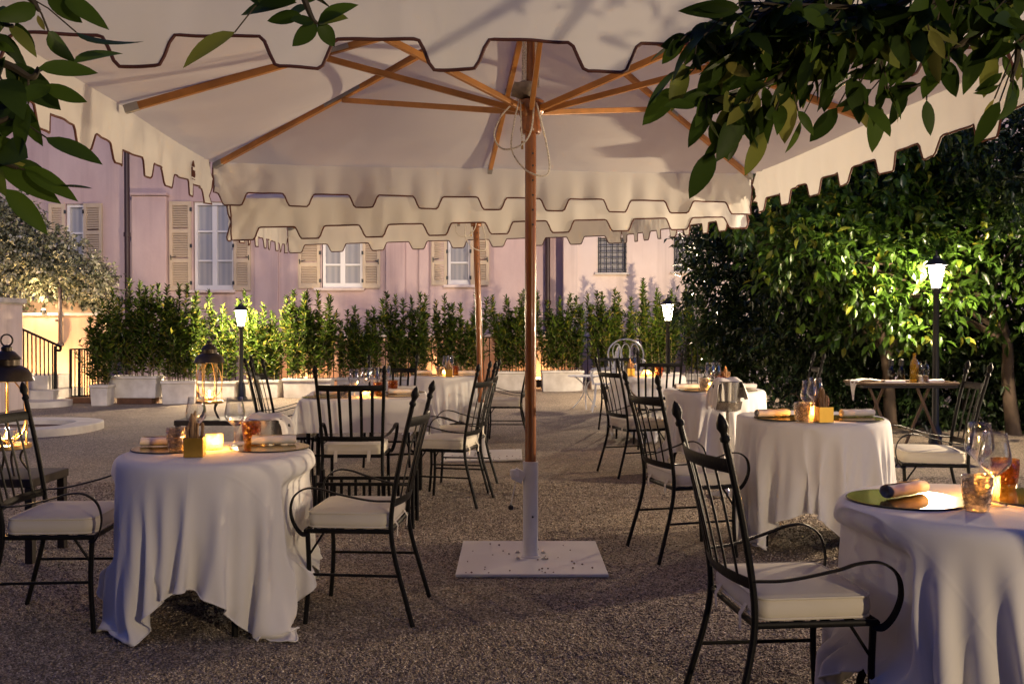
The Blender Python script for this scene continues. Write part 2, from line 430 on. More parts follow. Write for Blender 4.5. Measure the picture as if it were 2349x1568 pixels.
# ---- leaves -------------------------------------------------------
def leaf_arrays(P, Dv, Nv, Ln, Wd, segs=1, curl=.25, fold=.22):
    """P base points, Dv directions, Nv normals: each leaf a folded, drooping blade. returns V, F, leaf index per vertex"""
    P = np.asarray(P, float); n = len(P)
    Dv = Dv / np.linalg.norm(Dv, axis=1, keepdims=True)
    S = np.cross(Dv, Nv); S /= np.linalg.norm(S, axis=1, keepdims=True) + 1e-9
    U = np.cross(S, Dv)
    Ln = np.broadcast_to(np.asarray(Ln, float), (n,))[:, None]; Wd = np.broadcast_to(np.asarray(Wd, float), (n,))[:, None]
    if segs == 1:
        mid = P + Dv * Ln * .45
        V = np.stack([P, mid + S * Wd * .5 + U * Wd * fold, P + Dv * Ln - U * Ln * curl * .6, mid - S * Wd * .5 + U * Wd * fold], 1)
        base = np.arange(n)[:, None] * 4
        Fq = np.concatenate([base + np.array([[0, 1, 2]]), base + np.array([[0, 2, 3]])], 0)
        return V.reshape(-1, 3), Fq, np.repeat(np.arange(n), 4)
    curl = np.broadcast_to(np.asarray(curl, float), (n,))[:, None]; fold = np.broadcast_to(np.asarray(fold, float), (n,))[:, None]
    rows = []
    for i in range(segs + 1):
        t = i / segs
        w = (math.sin(math.pi * min(1, t ** .82)) ** .8) if 0 < t < 1 else (.03 if t == 0 else 0.0)
        c = P + Dv * Ln * t - U * Ln * curl * t * t
        rows += [c + S * Wd * .5 * w + U * Wd * fold * w, c, c - S * Wd * .5 * w + U * Wd * fold * w]
    V = np.stack(rows, 1); k = 3 * (segs + 1); fl = []
    for i in range(segs):
        a = i * 3
        fl += [[a, a + 1, a + 4, a + 3], [a + 1, a + 2, a + 5, a + 4]]
    fl = np.array(fl); base = np.arange(n)[:, None, None] * k
    return V.reshape(-1, 3), (base + fl[None]).reshape(-1, 4), np.repeat(np.arange(n), k)
def leaves(name, P, Dv, Nv, Ln, Wd, mat, parent=None, segs=1, curl=.25, fold=.22, tint=None):
    V, Fq, idx = leaf_arrays(P, Dv, Nv, Ln, Wd, segs, curl, fold)
    if tint is None: tint = rng.random(len(P)) ** 1.3
    return build_np(name, V, Fq, mat, parent, tint=np.asarray(tint)[idx])
def rdir(n):
    d = rng.normal(size=(n, 3)); return d / np.linalg.norm(d, axis=1, keepdims=True)
# ================================================================== SETTING
def axis_coords(lo, hi, a, b, fine, coarse):
    o = list(np.arange(lo, a, coarse)) + list(np.arange(a, b, fine)) + list(np.arange(b, hi + coarse, coarse)); return np.array(o)
xs = axis_coords(-80, 80, -1, 4, .25, 4); ys = axis_coords(-30, 110, 3, 8, .25, 4)
Xg, Yg = np.meshgrid(xs, ys); Zg = np.vectorize(gz)(Xg, Yg)
nx, ny = len(xs), len(ys)
ii, jj = np.meshgrid(np.arange(nx - 1), np.arange(ny - 1)); a0 = (jj * nx + ii).ravel()
struct(build_np('ground', np.stack([Xg, Yg, Zg], -1).reshape(-1, 3), np.stack([a0, a0 + 1, a0 + 1 + nx, a0 + nx], 1), 'gravel'))

# loose pebbles lying on the gravel where single stones can be told apart
def scatter_pebbles():
    n = 175000
    Y = 2.9 + (8.2 - 2.9) * rng.random(n) ** 1.45
    X = (rng.random(n) * 2 - 1) * (.60 * Y + .25)
    size = .0036 + .0036 * rng.random(n) ** 3 + .0005 * (Y - 3.5)
    dn = np.sin(X * 2.1 + 1.3 * np.sin(Y * 1.7)) * np.sin(Y * 1.9 + .8 * np.sin(X * 2.7)); kp = rng.random(n) < np.clip(.78 + .5 * dn, .25, 1); X, Y, size = X[kp], Y[kp], size[kp]; n = len(X)
    Z = np.array([gz(x, y) for x, y in zip(X, Y)]) + size * .15
    base = np.array([[1, 0, 0], [0, 1, 0], [-1, 0, 0], [0, -1, 0], [0, 0, 1], [0, 0, -1]], float)
    fc = np.array([[0, 1, 4], [1, 2, 4], [2, 3, 4], [3, 0, 4], [1, 0, 5], [2, 1, 5], [3, 2, 5], [0, 3, 5]])
    sc = np.stack([size * (1 + .7 * rng.random(n)), size * (.8 + .3 * rng.random(n)), size * (.6 + .3 * rng.random(n))], 1)
    V = base[None] * sc[:, None, :] + rng.normal(scale=.0011, size=(n, 6, 3))
    yaw = rng.random(n) * 6.283; til = (rng.random(n) - .5) * 1.5
    ct, st = np.cos(til)[:, None], np.sin(til)[:, None]
    x, y, z = V[..., 0], V[..., 1], V[..., 2]
    x, z = x * ct + z * st, -x * st + z * ct
    c, s = np.cos(yaw)[:, None], np.sin(yaw)[:, None]
    x, y = x * c - y * s, x * s + y * c
    V = np.stack([x + X[:, None], y + Y[:, None], z + Z[:, None]], -1).reshape(-1, 3)
    Fq = (np.arange(n)[:, None, None] * 6 + fc[None]).reshape(-1, 3)
    o = build_np('loose_gravel', V, Fq, 'pebble', tint=np.repeat(rng.random(n), 6))
    o['kind'] = 'stuff'; o['label'] = 'small beige and brown pebbles loose on the gravel floor'; o['category'] = 'gravel'
scatter_pebbles()

# ------------------------------------------------------------------ pink building
BY = 23.0; SB = F / BY
def bx(px): return (px - CX) / SB
def bz(py): return CAMH + (755 - py) / SB
bld = thing('building', 'long pink plastered building with cream louvred shutters behind the hedge', 'building', (0, BY, 0))
def part(name, mb, mat, par=bld, **k): return build(name, mb, mat, par, **k)
XL, XR = bx(-260), bx(1290)
wins = [dict(g=(153, 195), l=(116, 151), r=(196, 241), top=468, bot=667, one=True),
        dict(g=(446, 538), l=(392, 441), r=(538, 577), top=463, bot=665),
        dict(g=(740, 832), l=(686, 736), r=(833, 873), top=500, bot=660),
        dict(g=(1027, 1080), l=(990, 1026), r=(1080, 1123), top=500, bot=653, one=True)]
# wall with real openings
def wall_with_holes(x0, x1, z0, z1, holes, y=0.0, depth=.22):
    mb = MB(); xs_ = sorted({x0, x1} | {h[0] for h in holes} | {h[1] for h in holes}); zs_ = sorted({z0, z1} | {h[2] for h in holes} | {h[3] for h in holes})
    for i in range(len(xs_) - 1):
        for j in range(len(zs_) - 1):
            cx, cz = (xs_[i] + xs_[i + 1]) / 2, (zs_[j] + zs_[j + 1]) / 2
            if any(h[0] < cx < h[1] and h[2] < cz < h[3] for h in holes): continue
            a, b, c, d = xs_[i], xs_[i + 1], zs_[j], zs_[j + 1]
            mb.add([(a, y, c), (b, y, c), (b, y, d), (a, y, d)], [(0, 1, 2, 3)])
    for a, b, c, d in holes:
        mb.add([(a, y, c), (a, y, d), (a, y + depth, d), (a, y + depth, c)], [(0, 1, 2, 3)])
        mb.add([(b, y, c), (b, y + depth, c), (b, y + depth, d), (b, y, d)], [(0, 1, 2, 3)])
        mb.add([(a, y, d), (b, y, d), (b, y + depth, d), (a, y + depth, d)], [(0, 1, 2, 3)])
        mb.add([(a, y, c), (a, y + depth, c), (b, y + depth, c), (b, y, c)], [(0, 1, 2, 3)])
    return mb
holes = [(bx(w['g'][0]) - .02, bx(w['g'][1]) + .02, bz(w['bot']), bz(w['top'])) for w in wins]
part('wall', wall_with_holes(XL, XR, -.3, 11.5, holes), 'plaster_pink', smooth=False)
mb = MB(); box(mb, ((XL + XR) / 2, 3.3, 5.6), (XR - XL, 6, 11.8)); part('inner_block', mb, 'plaster_pink', smooth=False)
# pilasters
mb = MB(); box(mb, ((bx(310) + bx(388)) / 2, -.09, 2.3), (bx(388) - bx(310), .18, 4.6)); box(mb, ((bx(308) + bx(391)) / 2, -.10, 4.64), (bx(391) - bx(308), .28, .07)); part('pilaster', mb, 'plaster_pink', smooth=False, bevel=.012)
for a, b in ((585, 640), (886, 930), (962, 984)):
    mb = MB(); box(mb, ((bx(a) + bx(b)) / 2, -.035, 5.4), (bx(b) - bx(a), .07, 11.4)); part('pilaster', mb, 'plaster_pink', smooth=False, bevel=.01)
mb = MB(); box(mb, ((bx(1290) + bx(1322)) / 2, -.10, 5.55), (bx(1322) - bx(1290), .7, 11.7)); part('corner_pilaster', mb, 'plaster_pale', smooth=False, bevel=.01)
def shutter(x0, x1, z0, z1, handle_left, nrows, parent, open_deg=0):
    """louvred shutter lying against the wall: frame, slats, handle"""
    w = x1 - x0; h = z1 - z0; fr = .075; mb = MB(); t = .045
    box(mb, (fr / 2, 0, h / 2), (fr, t, h)); box(mb, (w - fr / 2, 0, h / 2), (fr, t, h))
    zs_ = np.linspace(0, h, nrows + 1)
    for i, z in enumerate(zs_):
        hh = .10; zz = min(max(z, hh / 2), h - hh / 2); box(mb, (w / 2, 0, zz), (w - 2 * fr - .002, t - .004, hh))
    for i in range(nrows):
        a = zs_[i] + .09; b = zs_[i + 1] - .06; n = max(3, int((b - a) / .055))
        for k in range(n):
            z = a + (b - a) * (k + .5) / n
            box(mb, (w / 2, .004, z), (w - 2 * fr - .004, .010, .058), Matrix.Rotation(R(-38), 3, 'X'))
    o = build('shutter', mb, 'shutter_cream', parent, smooth=False)
    hx = .04 if handle_left else w - .04
    hb = MB(); tube(hb, [(hx, -.03, h * .34), (hx, -.05, h * .34 + .12)], .012, 6); tube(hb, [(hx, -.05, h * .34 + .06), (hx + (.14 if handle_left else -.08), -.06, h * .34 + .09)], .010, 6)
    build('shutter_handle', hb, 'dark_grille', o)
    hg = MB(); xh = w if handle_left else 0
    for z in (.18, h * .5, h - .2): box(hg, (xh, -.02, z), (.05, .03, .09))
    build('hinge', hg, 'dark_grille', o, smooth=False)
    o.location = (x0, -.05, z0); o.rotation_euler = (0, 0, R(open_deg)); return o
for k, w in enumerate(wins):
    x0, x1 = bx(w['g'][0]), bx(w['g'][1]); z0, z1 = bz(w['bot']), bz(w['top'])
    W = x1 - x0; H = z1 - z0; ft = .07
    mb = MB()
    box(mb, (x0 + ft / 2, .1, z0 + H / 2), (ft, .08, H)); box(mb, (x1 - ft / 2, .1, z0 + H / 2), (ft, .08, H))
    box(mb, (x0 + W / 2, .1, z0 + .06), (W - 2 * ft, .078, .12)); box(mb, (x0 + W / 2, .1, z1 - .04), (W - 2 * ft, .078, .08))
    cols = 1 if w.get('one') else 2
    if cols == 2: box(mb, (x0 + W / 2, .095, z0 + H / 2), (.12, .082, H - .2))
    rows = 3
    for r_ in range(1, rows): box(mb, (x0 + W / 2, .10, z0 + H * r_ / rows), (W - 2 * ft - .002, .05, .045))
    fr = part('window_frame', mb, 'window_white', smooth=False)
    mb = MB(); box(mb, (x0 + W / 2, .135, z0 + H / 2), (W, .012, H)); build('pane', mb, 'window_glass', fr, smooth=False)
    mb = MB(); box(mb, ((bx(w['l'][0]) + bx(w['r'][1])) / 2 if k else x0 + W / 2, -.04, z0 - .035), (W + .25, .16, .06)); part('window_sill', mb, 'plaster_pale', smooth=False)
    shutter(bx(w['l'][0]), bx(w['l'][1]), z0 - .01, z1, True, 3, bld, 10 if k in (0, 3) else 0)
    shutter(bx(w['r'][0]), bx(w['r'][1]), z0 - .01, z1, False, 3, bld, -8 if k in (0, 3) else 0)
for px, y0, lab in ((302, -.24, 'brown'), (1256, -.12, 'dark')):
    mb = MB(); x = bx(px); tube(mb, [(x, y0, 0), (x, y0, 11.4)], .062, 12)
    for z in (2.0, 3.65, 6, 8.5): lathe(mb, [(.062, z - .05), (.082, z - .05), (.082, z + .05), (.062, z + .05)], 12, (x, y0, 0))
    part('drainpipe', mb, 'pipe_brown')
mb = MB(); box(mb, (bx(793), -.06, bz(778)), (.16, .1, .28)); part('meter_box', mb, 'window_white', smooth=False, bevel=.01)

# pale house on the right with barred windows
hs = thing('house', 'pale plastered house with two iron barred windows to the right of the pink building', 'building', (0, BY - .3, 0))
SH = F / (BY - .3)
def hx_(px): return (px - CX) / SH
def hz_(py): return CAMH + (755 - py) / SH
gw = [(1371, 1437, 545, 625), (1545, 1610, 543, 622)]
hol = [(hx_(a), hx_(b), hz_(d), hz_(c)) for a, b, c, d in gw]
build('wall', wall_with_holes(hx_(1323), 16, -.3, 11.5, hol), 'plaster_pale', hs, smooth=False)
mb = MB(); box(mb, ((hx_(1323) + 16) / 2, 3.4, 5.6), (16 - hx_(1323) - .01, 6, 11.8)); build('inner_block', mb, 'plaster_pale', hs, smooth=False)
for (a, b, c, d) in gw:
    x0, x1, z0, z1 = hx_(a), hx_(b), hz_(d), hz_(c)
    mb = MB(); box(mb, ((x0 + x1) / 2, .17, (z0 + z1) / 2), (x1 - x0, .02, z1 - z0)); fr = build('window', mb, 'window_glass', hs, smooth=False)
    g = MB()
    for i in range(5): xx = x0 + (x1 - x0) * (i + .5) / 5; tube(g, [(xx, -.03, z0 - .02), (xx, -.03, z1)], .013, 6)
    for i in range(6): zz = z0 + (z1 - z0) * (i + .4) / 6; tube(g, [(x0, -.045, zz), (x1, -.045, zz)], .011, 6)
    for xx in (x0 + .02, x1 - .02): tube(g, [(xx, .1, z0), (xx, -.03, z0), (xx, -.03, z1), (xx, .1, z1)], .014, 6)
    build('window_grille', g, 'dark_grille', fr)
    mb = MB(); box(mb, ((x0 + x1) / 2, -.03, z0 - .03), (x1 - x0 + .16, .14, .045)); build('sill', mb, 'stone_white', fr, smooth=False)

# ------------------------------------------------------------------ terrace, stairs and rails on the left
TY = 18.6
def at(px, py, Y): return D(px, py, Y)
def X_(px, Y): return (px - CX) * Y / F
def Z_(py, Y): return CAMH + (755 - py) * Y / F
ter = thing('terrace_wall', 'peach plastered terrace wall with a stepped ledge on the left behind the stairs', 'wall', (0, TY, 0))
mb = MB(); box(mb, ((X_(20, TY) + X_(225, TY)) / 2 - 1.0, .25, Z_(724, TY) / 2 - .1), (X_(225, TY) - X_(20, TY) + 2, .5, Z_(724, TY) + .2)); build('wall', mb, 'plaster_peach', ter, smooth=False, bevel=.02)
mb = MB(); box(mb, ((X_(20, TY) + X_(216, TY)) / 2 - 1.0, .75, Z_(710, TY)), (X_(216, TY) - X_(20, TY) + 2, .48, .42)); build('parapet', mb, 'plaster_peach', ter, smooth=False, bevel=.02)
mb = MB(); box(mb, ((X_(20, TY) + X_(218, TY)) / 2 - 1.0, .22, Z_(724, TY) + .03), (X_(218, TY) - X_(20, TY) + 2.1, .58, .06)); build('coping', mb, 'stone_white', ter, smooth=False, bevel=.01)
gp = thing('gate_pillar', 'white plastered pillar with a moulded cap at the left edge of the photo', 'pillar', (X_(-26, 15.4), 15.4, 0))
mb = MB(); box(mb, (0, 0, .9), (.76, .7, 1.8)); build('shaft', mb, 'plaster_pale', gp, smooth=False, bevel=.01)
mb = MB(); box(mb, (0, 0, 1.82), (.86, .8, .08)); box(mb, (0, 0, 1.785), (.80, .75, .05)); build('cap', mb, 'stone_white', gp, smooth=False, bevel=.01)
sp = thing('iron_post', 'dark iron pipe running down the peach wall below the flowering climber', 'post', (X_(143, TY), TY - .08, 0))
mb = MB(); tube(mb, [(0, 0, Z_(792, TY)), (0, 0, Z_(660, TY))], .038, 10); build('pipe', mb, 'pipe_brown', sp)
mb = MB(); lathe(mb, [(.04, Z_(792, TY) - .02), (.07, Z_(792, TY)), (.07, Z_(790, TY) + .02), (.04, Z_(788, TY) + .04)], 10); build('foot_flange', mb, 'pipe_brown', sp)
mb = MB(); box(mb, (-.05, .02, Z_(735, TY)), (.1, .05, .04)); build('bracket', mb, 'pipe_brown', sp, smooth=False)
# steps
st = thing('stone_steps', 'pale stone steps with a rounded lowest tread beside the lit wall', 'steps', (0, 0, 0))
SY = 16.6
xr = X_(127, SY)
mb = MB(); box(mb, (xr - 1.1, SY + .5, .13), (2.2, 1.2, .26)); build('tread', mb, 'stone_white', st, smooth=False, bevel=.015)
mb = MB(); box(mb, (X_(96, SY) - 1.1, SY + .65, .385), (2.2, .9, .25)); build('tread', mb, 'stone_white', st, smooth=False, bevel=.015)
mb = MB(); pts = []
for i in range(25): a = -math.pi / 2 + math.pi * i / 24; pts.append((xr - .25 + .62 * math.cos(a), SY - .25 + .55 * math.sin(a)))
pts += [(xr - 2.4, SY + .3), (xr - 2.4, SY - .8)]
mb.add([(x, y, .0) for x, y in pts] + [(x, y, .10) for x, y in pts], [tuple(range(len(pts), 2 * len(pts)))] + [(i, (i + 1) % len(pts), (i + 1) % len(pts) + len(pts), i + len(pts)) for i in range(len(pts))]); build('rounded_tread', mb, 'stone_white', st, smooth=False)
# round kerb
kb = thing('stone_kerb', 'low rounded pale stone kerb enclosing bare earth on the left of the gravel', 'kerb', (0, 0, 0))
KY = 12.2; kc = Vector((X_(60, KY), KY + .15, 0)); ko = []; ki = []
for i in range(64):
    a = 2 * math.pi * i / 64; c_, s_ = math.cos(a), math.sin(a)
    ko.append((kc.x - .25 + 1.08 * math.copysign(abs(c_) ** .8, c_), kc.y + .9 * math.copysign(abs(s_) ** .8, s_))); ki.append((kc.x - .25 + .72 * math.copysign(abs(c_) ** .6, c_), kc.y + .52 * math.copysign(abs(s_) ** .6, s_)))
mb = MB(); vs = []
for ring, z in ((ko, -.02), (ko, .10), (ki, .10), (ki, -.02)): vs += [(x, y, z) for x, y in ring]
fs = []
for q in range(3):
    for i in range(64): j = (i + 1) % 64; fs.append((q * 64 + i, q * 64 + j, q * 64 + 64 + j, q * 64 + 64 + i))
mb.add(vs, fs); build('rim', mb, 'stone_white', kb, smooth=False, bevel=.01)
mb = MB(); mb.add([(x, y, .035) for x, y in ki], [tuple(range(64))]); build('earth_bed', mb, 'brown_block', kb, smooth=False)
# stair rail
sr = thing('stair_railing', 'black iron stair railing sloping down to a scrolled newel post', 'railing', (0, 0, 0))
RY = 16.9
tl, tr_ = D(28, 744, RY), D(131, 791, RY); bl, br = D(48, 866, RY), D(127, 906, RY)
mb = MB(); tube(mb, spline([tl - (tr_ - tl) * .4, tl, tr_, tr_ + Vector((.06, 0, -.03)), tr_ + Vector((.05, 0, -.10)), tr_ + Vector((-.02, 0, -.09))], 5), .022, 8); build('handrail', mb, 'black_iron', sr)
mb = MB(); tube(mb, [bl - (br - bl) * .5, br], .014, 6); build('bottom_rail', mb, 'black_iron', sr)
mb = MB(); tube(mb, [D(127, 793, RY), D(127, 912, RY)], .028, 8); build('newel_post', mb, 'black_iron', sr)
b0 = None
for k in range(-1, 10):
    u = (k + .5) / 10.2; px = 30 + 97 * u
    top = tl.lerp(tr_, (px - 28) / 103); zb = bl.lerp(br, (px - 48) / 79)
    mb = MB(); tube(mb, [(top.x, RY, zb.z), (top.x, RY, top.z)], .012, 6); build('baluster', mb, 'black_iron', sr)
sf = thing('fence_panel', 'short black iron fence panel beside the first potted shrub', 'fence', (0, 0, 0))
FY = 17.2
mb = MB(); tube(mb, [D(160, 801, FY), D(225, 799, FY)], .016, 6); build('top_rail', mb, 'black_iron', sf); mb = MB(); tube(mb, [D(160, 909, FY), D(225, 905, FY)], .014, 6); build('bottom_rail', mb, 'black_iron', sf)
for k, px in enumerate((162, 172, 182, 188, 194, 200, 206, 212, 218, 224)):
    mb = MB(); tube(mb, [D(px, 801, FY), D(px, 912, FY)], .026 if k in (0, 2) else .011, 6); build('baluster', mb, 'black_iron', sf)
mb = MB(); box(mb, (X_(195, FY), FY, .05), (X_(235, FY) - X_(148, FY), .5, .1)); build('plinth', mb, 'brown_block', sf, smooth=False, bevel=.01)
sl = thing('step_light', 'small glowing wall light beside the stone steps', 'lamp', D(88, 904, TY - .35))
mb = MB(); box(mb, (0, 0, 0), (.125, .08, .19)); build('lit_glass', mb, 'step_light_glass', sl, smooth=False, bevel=.01)
mb = MB(); box(mb, (0, .07, 0), (.16, .05, .23)); build('back_plate', mb, 'stone_white', sl, smooth=False)
def point(loc, power, col, radius=.05, parent=None):
    l = bpy.data.lights.new('lamp_light', 'POINT'); l.energy = power; l.color = col; l.shadow_soft_size = radius
    o = bpy.data.objects.new('lamp_light', l); COL.objects.link(o); o.location = loc
    if parent is not None: o.parent = parent
    return o
WARM = (1.0, .77, .51)
point((0, -.10, 0), 12 * PW, (1.0, .60, .26), .05, sl)

tw = thing('terrace_light', 'small uplight on the terrace ledge under the flowering climber', 'lamp', (X_(95, TY - .2), TY - .12, Z_(724, TY) + .06))
mb = MB(); lathe(mb, [(.05, 0), (.05, .05), (.04, .06)], 12); build('housing', mb, 'lamp_black', tw)
mb = MB(); lathe(mb, [(.038, .061), (.03, .075), (0, .08)], 12); build('lens', mb, 'lamp_glass', tw)
point((0, -.25, .16), 2.2 * PW, (1.0, .72, .40), .05, tw)

# long fence behind the potted hedge
lf = thing('iron_fence', 'long black iron fence running behind the row of potted shrubs', 'fence', (0, 0, 0))
LY = 21.2; fx0, fx1 = X_(500, LY), X_(1600, LY)
mb = MB(); box(mb, ((fx0 + fx1) / 2, LY, 1.16), (fx1 - fx0, .035, .03)); build('top_rail', mb, 'black_iron', lf, smooth=False)
mb = MB(); box(mb, ((fx0 + fx1) / 2, LY, .18), (fx1 - fx0, .03, .025)); build('bottom_rail', mb, 'black_iron', lf, smooth=False)
mb = MB(); tube(mb, [(0, 0, .0), (0, 0, 1.16)], .011, 6); bal = build('baluster', mb, 'black_iron', lf); bal.location = (fx0, LY, 0)
for k in range(1, 84):
    b = bal.copy(); COL.objects.link(b); b.parent = lf; b.location = (fx0 + (fx1 - fx0) * k / 83, LY, 0)
lw = thing('low_wall', 'low peach plastered wall glowing behind the iron fence', 'wall', (0, 0, 0))
mb = MB(); box(mb, ((X_(640, 22.3) + X_(1320, 22.3)) / 2, 22.35, .58), (X_(1320, 22.3) - X_(640, 22.3), .3, 1.16)); build('wall', mb, 'plaster_peach', lw, smooth=False, bevel=.01)
mb = MB(); box(mb, ((X_(640, 22.3) + X_(1320, 22.3)) / 2, 22.33, 1.19), (X_(1320, 22.3) - X_(640, 22.3) + .05, .38, .06)); build('coping', mb, 'stone_white', lw, smooth=False, bevel=.01)
# low wall lights along the fence, facing the low wall
for k, px in enumerate((700, 1010, 1235)):
    g = thing('ground_light', ['small ground light behind the shrubs left of the rear umbrella pole', 'small ground light behind the shrubs near the rear umbrella pole', 'small ground light behind the shrubs right of the front umbrella pole'][k], 'lamp', (X_(px, 21.75), 21.75, 0), 0, 'ground lights by the fence')
    mb = MB(); lathe(mb, [(.07, 0), (.07, .16), (.05, .19)], 12); build('housing', mb, 'lamp_black', g)
    mb = MB(); lathe(mb, [(.055, .191), (.045, .22), (0, .23)], 12); build('lens', mb, 'lamp_glass', g)
    point((0, .05, .34), 1.6 * PW, (1.0, .52, .22), .06, g)

# ------------------------------------------------------------------ planters and their shrubs
def planter(px0, px1, ytop, ybot, label, turn=0.0, raised=0.0, depth=.42):
    pm = (px0 + px1) / 2
    Y = CAMH * F / (ybot + (raised * 118 if raised else 0) - 755)
    s = F / Y; w = (px1 - px0) / s; h = (ybot - ytop) / s
    if turn: w /= 1.08
    o = thing('planter', label, 'planter', (X_(pm, Y), Y, raised), R(turn), 'white planters in the row')
    tw, bw = w / 2, w / 2 - .035; td, bd = depth / 2, depth / 2 - .035; mb = MB()
    rings = [(bw, bd, 0), (tw - .018, td - .018, h - .055), (tw, td, h - .05), (tw, td, h), (tw - .03, td - .03, h), (tw - .035, td - .035, h - .06)]
    vs = []
    for a, b, z in rings: vs += [(-a, -b, z), (a, -b, z), (a, b, z), (-a, b, z)]
    fs = [(3, 2, 1, 0)]
    for q in range(len(rings) - 1):
        for k in range(4): k2 = (k + 1) % 4; fs.append((q * 4 + k, q * 4 + k2, q * 4 + 4 + k2, q * 4 + 4 + k))
    mb.add(vs, fs); build('trough', mb, 'planter_white', o, smooth=False, bevel=.008)
    mb = MB(); a, b, z = rings[-1]; mb.add([(-a, -b, z), (a, -b, z), (a, b, z), (-a, b, z)], [(0, 1, 2, 3)]); build('soil', mb, 'soil', o, smooth=False)
    if raised:
        mb = MB(); box(mb, (.02, 0, -raised / 2), (w * .72, .34, raised)); build('block', mb, 'brown_block', o, smooth=False, bevel=.01)
    return o, w, depth, h
def shrub(o, w, depth, h, tops, label, nstem, leafn, lean=.05, mat='leaf_laurel', rzk=0):
    loc = o.location.copy(); loc.z += h - .06
    s = thing('potted_shrub', label, 'shrub', loc, o.rotation_euler[2], 'laurel shrubs in the planters')
    Y = loc.y; P = []; Dv = []; Ns = []; Ls = []; stems = MB()
    for k in range(nstem):
        u = (k + .5) / nstem * 2 - 1 + random.uniform(-.06, .06); v = random.uniform(-.32, .32)
        px = CX + F * (loc.x + u * w * .52) / Y
        # top height from the outline of the hedge at this place
        f = (u + 1) / 2 * (len(tops) - 1); i = min(int(max(f, 0)), len(tops) - 2); yt = tops[i] + (tops[i + 1] - tops[i]) * (f - i)
        ht = max(.35, Z_(yt, Y) - loc.z) * (random.uniform(.62, .92) if k % 3 else random.uniform(.97, 1.02))
        x0, y0 = u * w * .44, v * depth; x1, y1 = x0 + random.gauss(0, lean) + u * .09, y0 + random.gauss(0, lean) - .03
        pts = bez((x0, y0, 0), (x0, y0, ht * .4), (x1, y1, ht * .6), (x1 + random.gauss(0, .02), y1, ht), 7)
        tube(stems, pts, [.009 - .006 * i_ / 7 for i_ in range(8)], 5, cap=False)
        nl = int(leafn * ht); az = random.uniform(0, 6.28)
        branches = [(pts, ht, nl // 2, 0)]
        for q in range(int(6 * ht)):
            t0 = random.uniform(.06, .8); i0 = min(int(t0 * 7), 6); b0_ = pts[i0].lerp(pts[i0 + 1], t0 * 7 - i0); aa = random.uniform(0, 6.28); L_ = random.uniform(.12, .42) * (1.2 - t0)
            e_ = b0_ + Vector((math.cos(aa) * L_, math.sin(aa) * L_, L_ * 1.1)); bp_ = [b0_.lerp(e_, j / 7) for j in range(8)]
            tube(stems, [b0_, e_], [.005, .002], 4, cap=False); branches.append((bp_, L_, max(7, int(nl / 2 / max(1, 6 * ht))), 1))
        for bp_, hh, n_, kind in branches:
            for j in range(n_):
                t = (j + random.random()) / n_
                if kind == 0: t = .05 + .95 * t ** .8
                i0 = min(int(t * 7), 6); p = bp_[i0].lerp(bp_[i0 + 1], t * 7 - i0)
                az += 2.4 + random.gauss(0, .3); el = random.uniform(.15, 1.0) + (t > .9) * .35
                d = Vector((math.cos(az) * math.cos(el), math.sin(az) * math.cos(el), math.sin(el)))
                P.append(p); Dv.append(d); Ns.append(Vector((random.gauss(0, .35), random.gauss(0, .35), 1))); Ls.append(random.uniform(.075, .15) * (1.0 if t < .95 else .8))
    Ls = np.array(Ls)
    leaves('foliage', np.array(P), np.array(Dv), np.array(Ns), Ls, Ls * .36, mat, s, segs=1)
    build('stems', stems, 'stem_brown', s)
    return s
PL = [ # px0, px1, ytop, ybot, turn, raised, shrub tops, planter label, shrub label
 (211, 258, 881, 929, 4, 0, (735, 690, 705), 'small square white planter at the left end of the row', 'slim dark shrub at the left end of the potted hedge', 6),
 (254, 374, 862, 912, -2, .11, (705, 645, 640, 668, 648), 'white planter raised on a brown block', 'tall dense dark shrub in the raised planter', 15),
 (369, 452, 872, 925, 14, 0, (655, 660, 652, 680), 'white planter turned at an angle right of the raised one', 'bright yellow green shrub left of the left lamp', 13),
 (456, 548, 873, 912, 3, 0, (690, 672, 700, 690), 'white planter directly left of the left lamp post', 'sparse shrub behind the brass lantern, left of the lamp', 9),
 (559, 650, 870, 911, -3, 0, (668, 690, 715, 740), 'white planter right of the left lamp post', 'yellow lit shrub just right of the left lamp', 12),
 (652, 765, 867, 912, 0, 0, (680, 668, 672, 660, 700), 'long clean white planter left of the square table', 'tall light green shrub with several pointed tops left of the square table', 15),
 (770, 876, 865, 908, 2, 0, (742, 700, 715, 690), 'white planter behind the glasses of the square table', 'low bushy shrub behind the square table glasses', 14),
 (882, 985, 864, 906, 0, 0, (662, 690, 680, 655), 'white planter partly hidden behind the square table chair', 'tall shrub with thin upright shoots behind the far chair', 13),
 (992, 1110, 858, 902, -2, 0, (690, 672, 715, 655, 690), 'white planter hidden behind the round table at the rear pole', 'dark spiky shrub beside the rear umbrella pole', 14),
 (1130, 1228, 851, 895, 1, 0, (672, 690, 660, 665), 'white planter between the two umbrella poles', 'dense dark shrub between the two umbrella poles', 14),
 (1237, 1342, 849, 897, 2, 0, (700, 690, 672, 700), 'long white planter just right of the front umbrella pole', 'broad green shrub just right of the front umbrella pole', 14),
 (1349, 1452, 850, 895, -1, 0, (668, 675, 664, 690), 'white planter behind the small white table', 'full green shrub in front of the pale house', 14),
 (1462, 1560, 853, 894, 1, 0, (640, 662, 668, 655), 'white planter behind the far round table', 'shrub with tall shoots left of the right lamp post', 13),
 (1568, 1640, 856, 886, 0, 0, (650, 690, 700), 'white planter right of the middle lamp post', 'yellow green shrub right of the middle lamp', 9),
 (1660, 1730, 857, 884, 0, 0, (780, 770, 790), 'white planter half lost in the dark trees', 'low dark shrub at the foot of the dark trees', 7)]
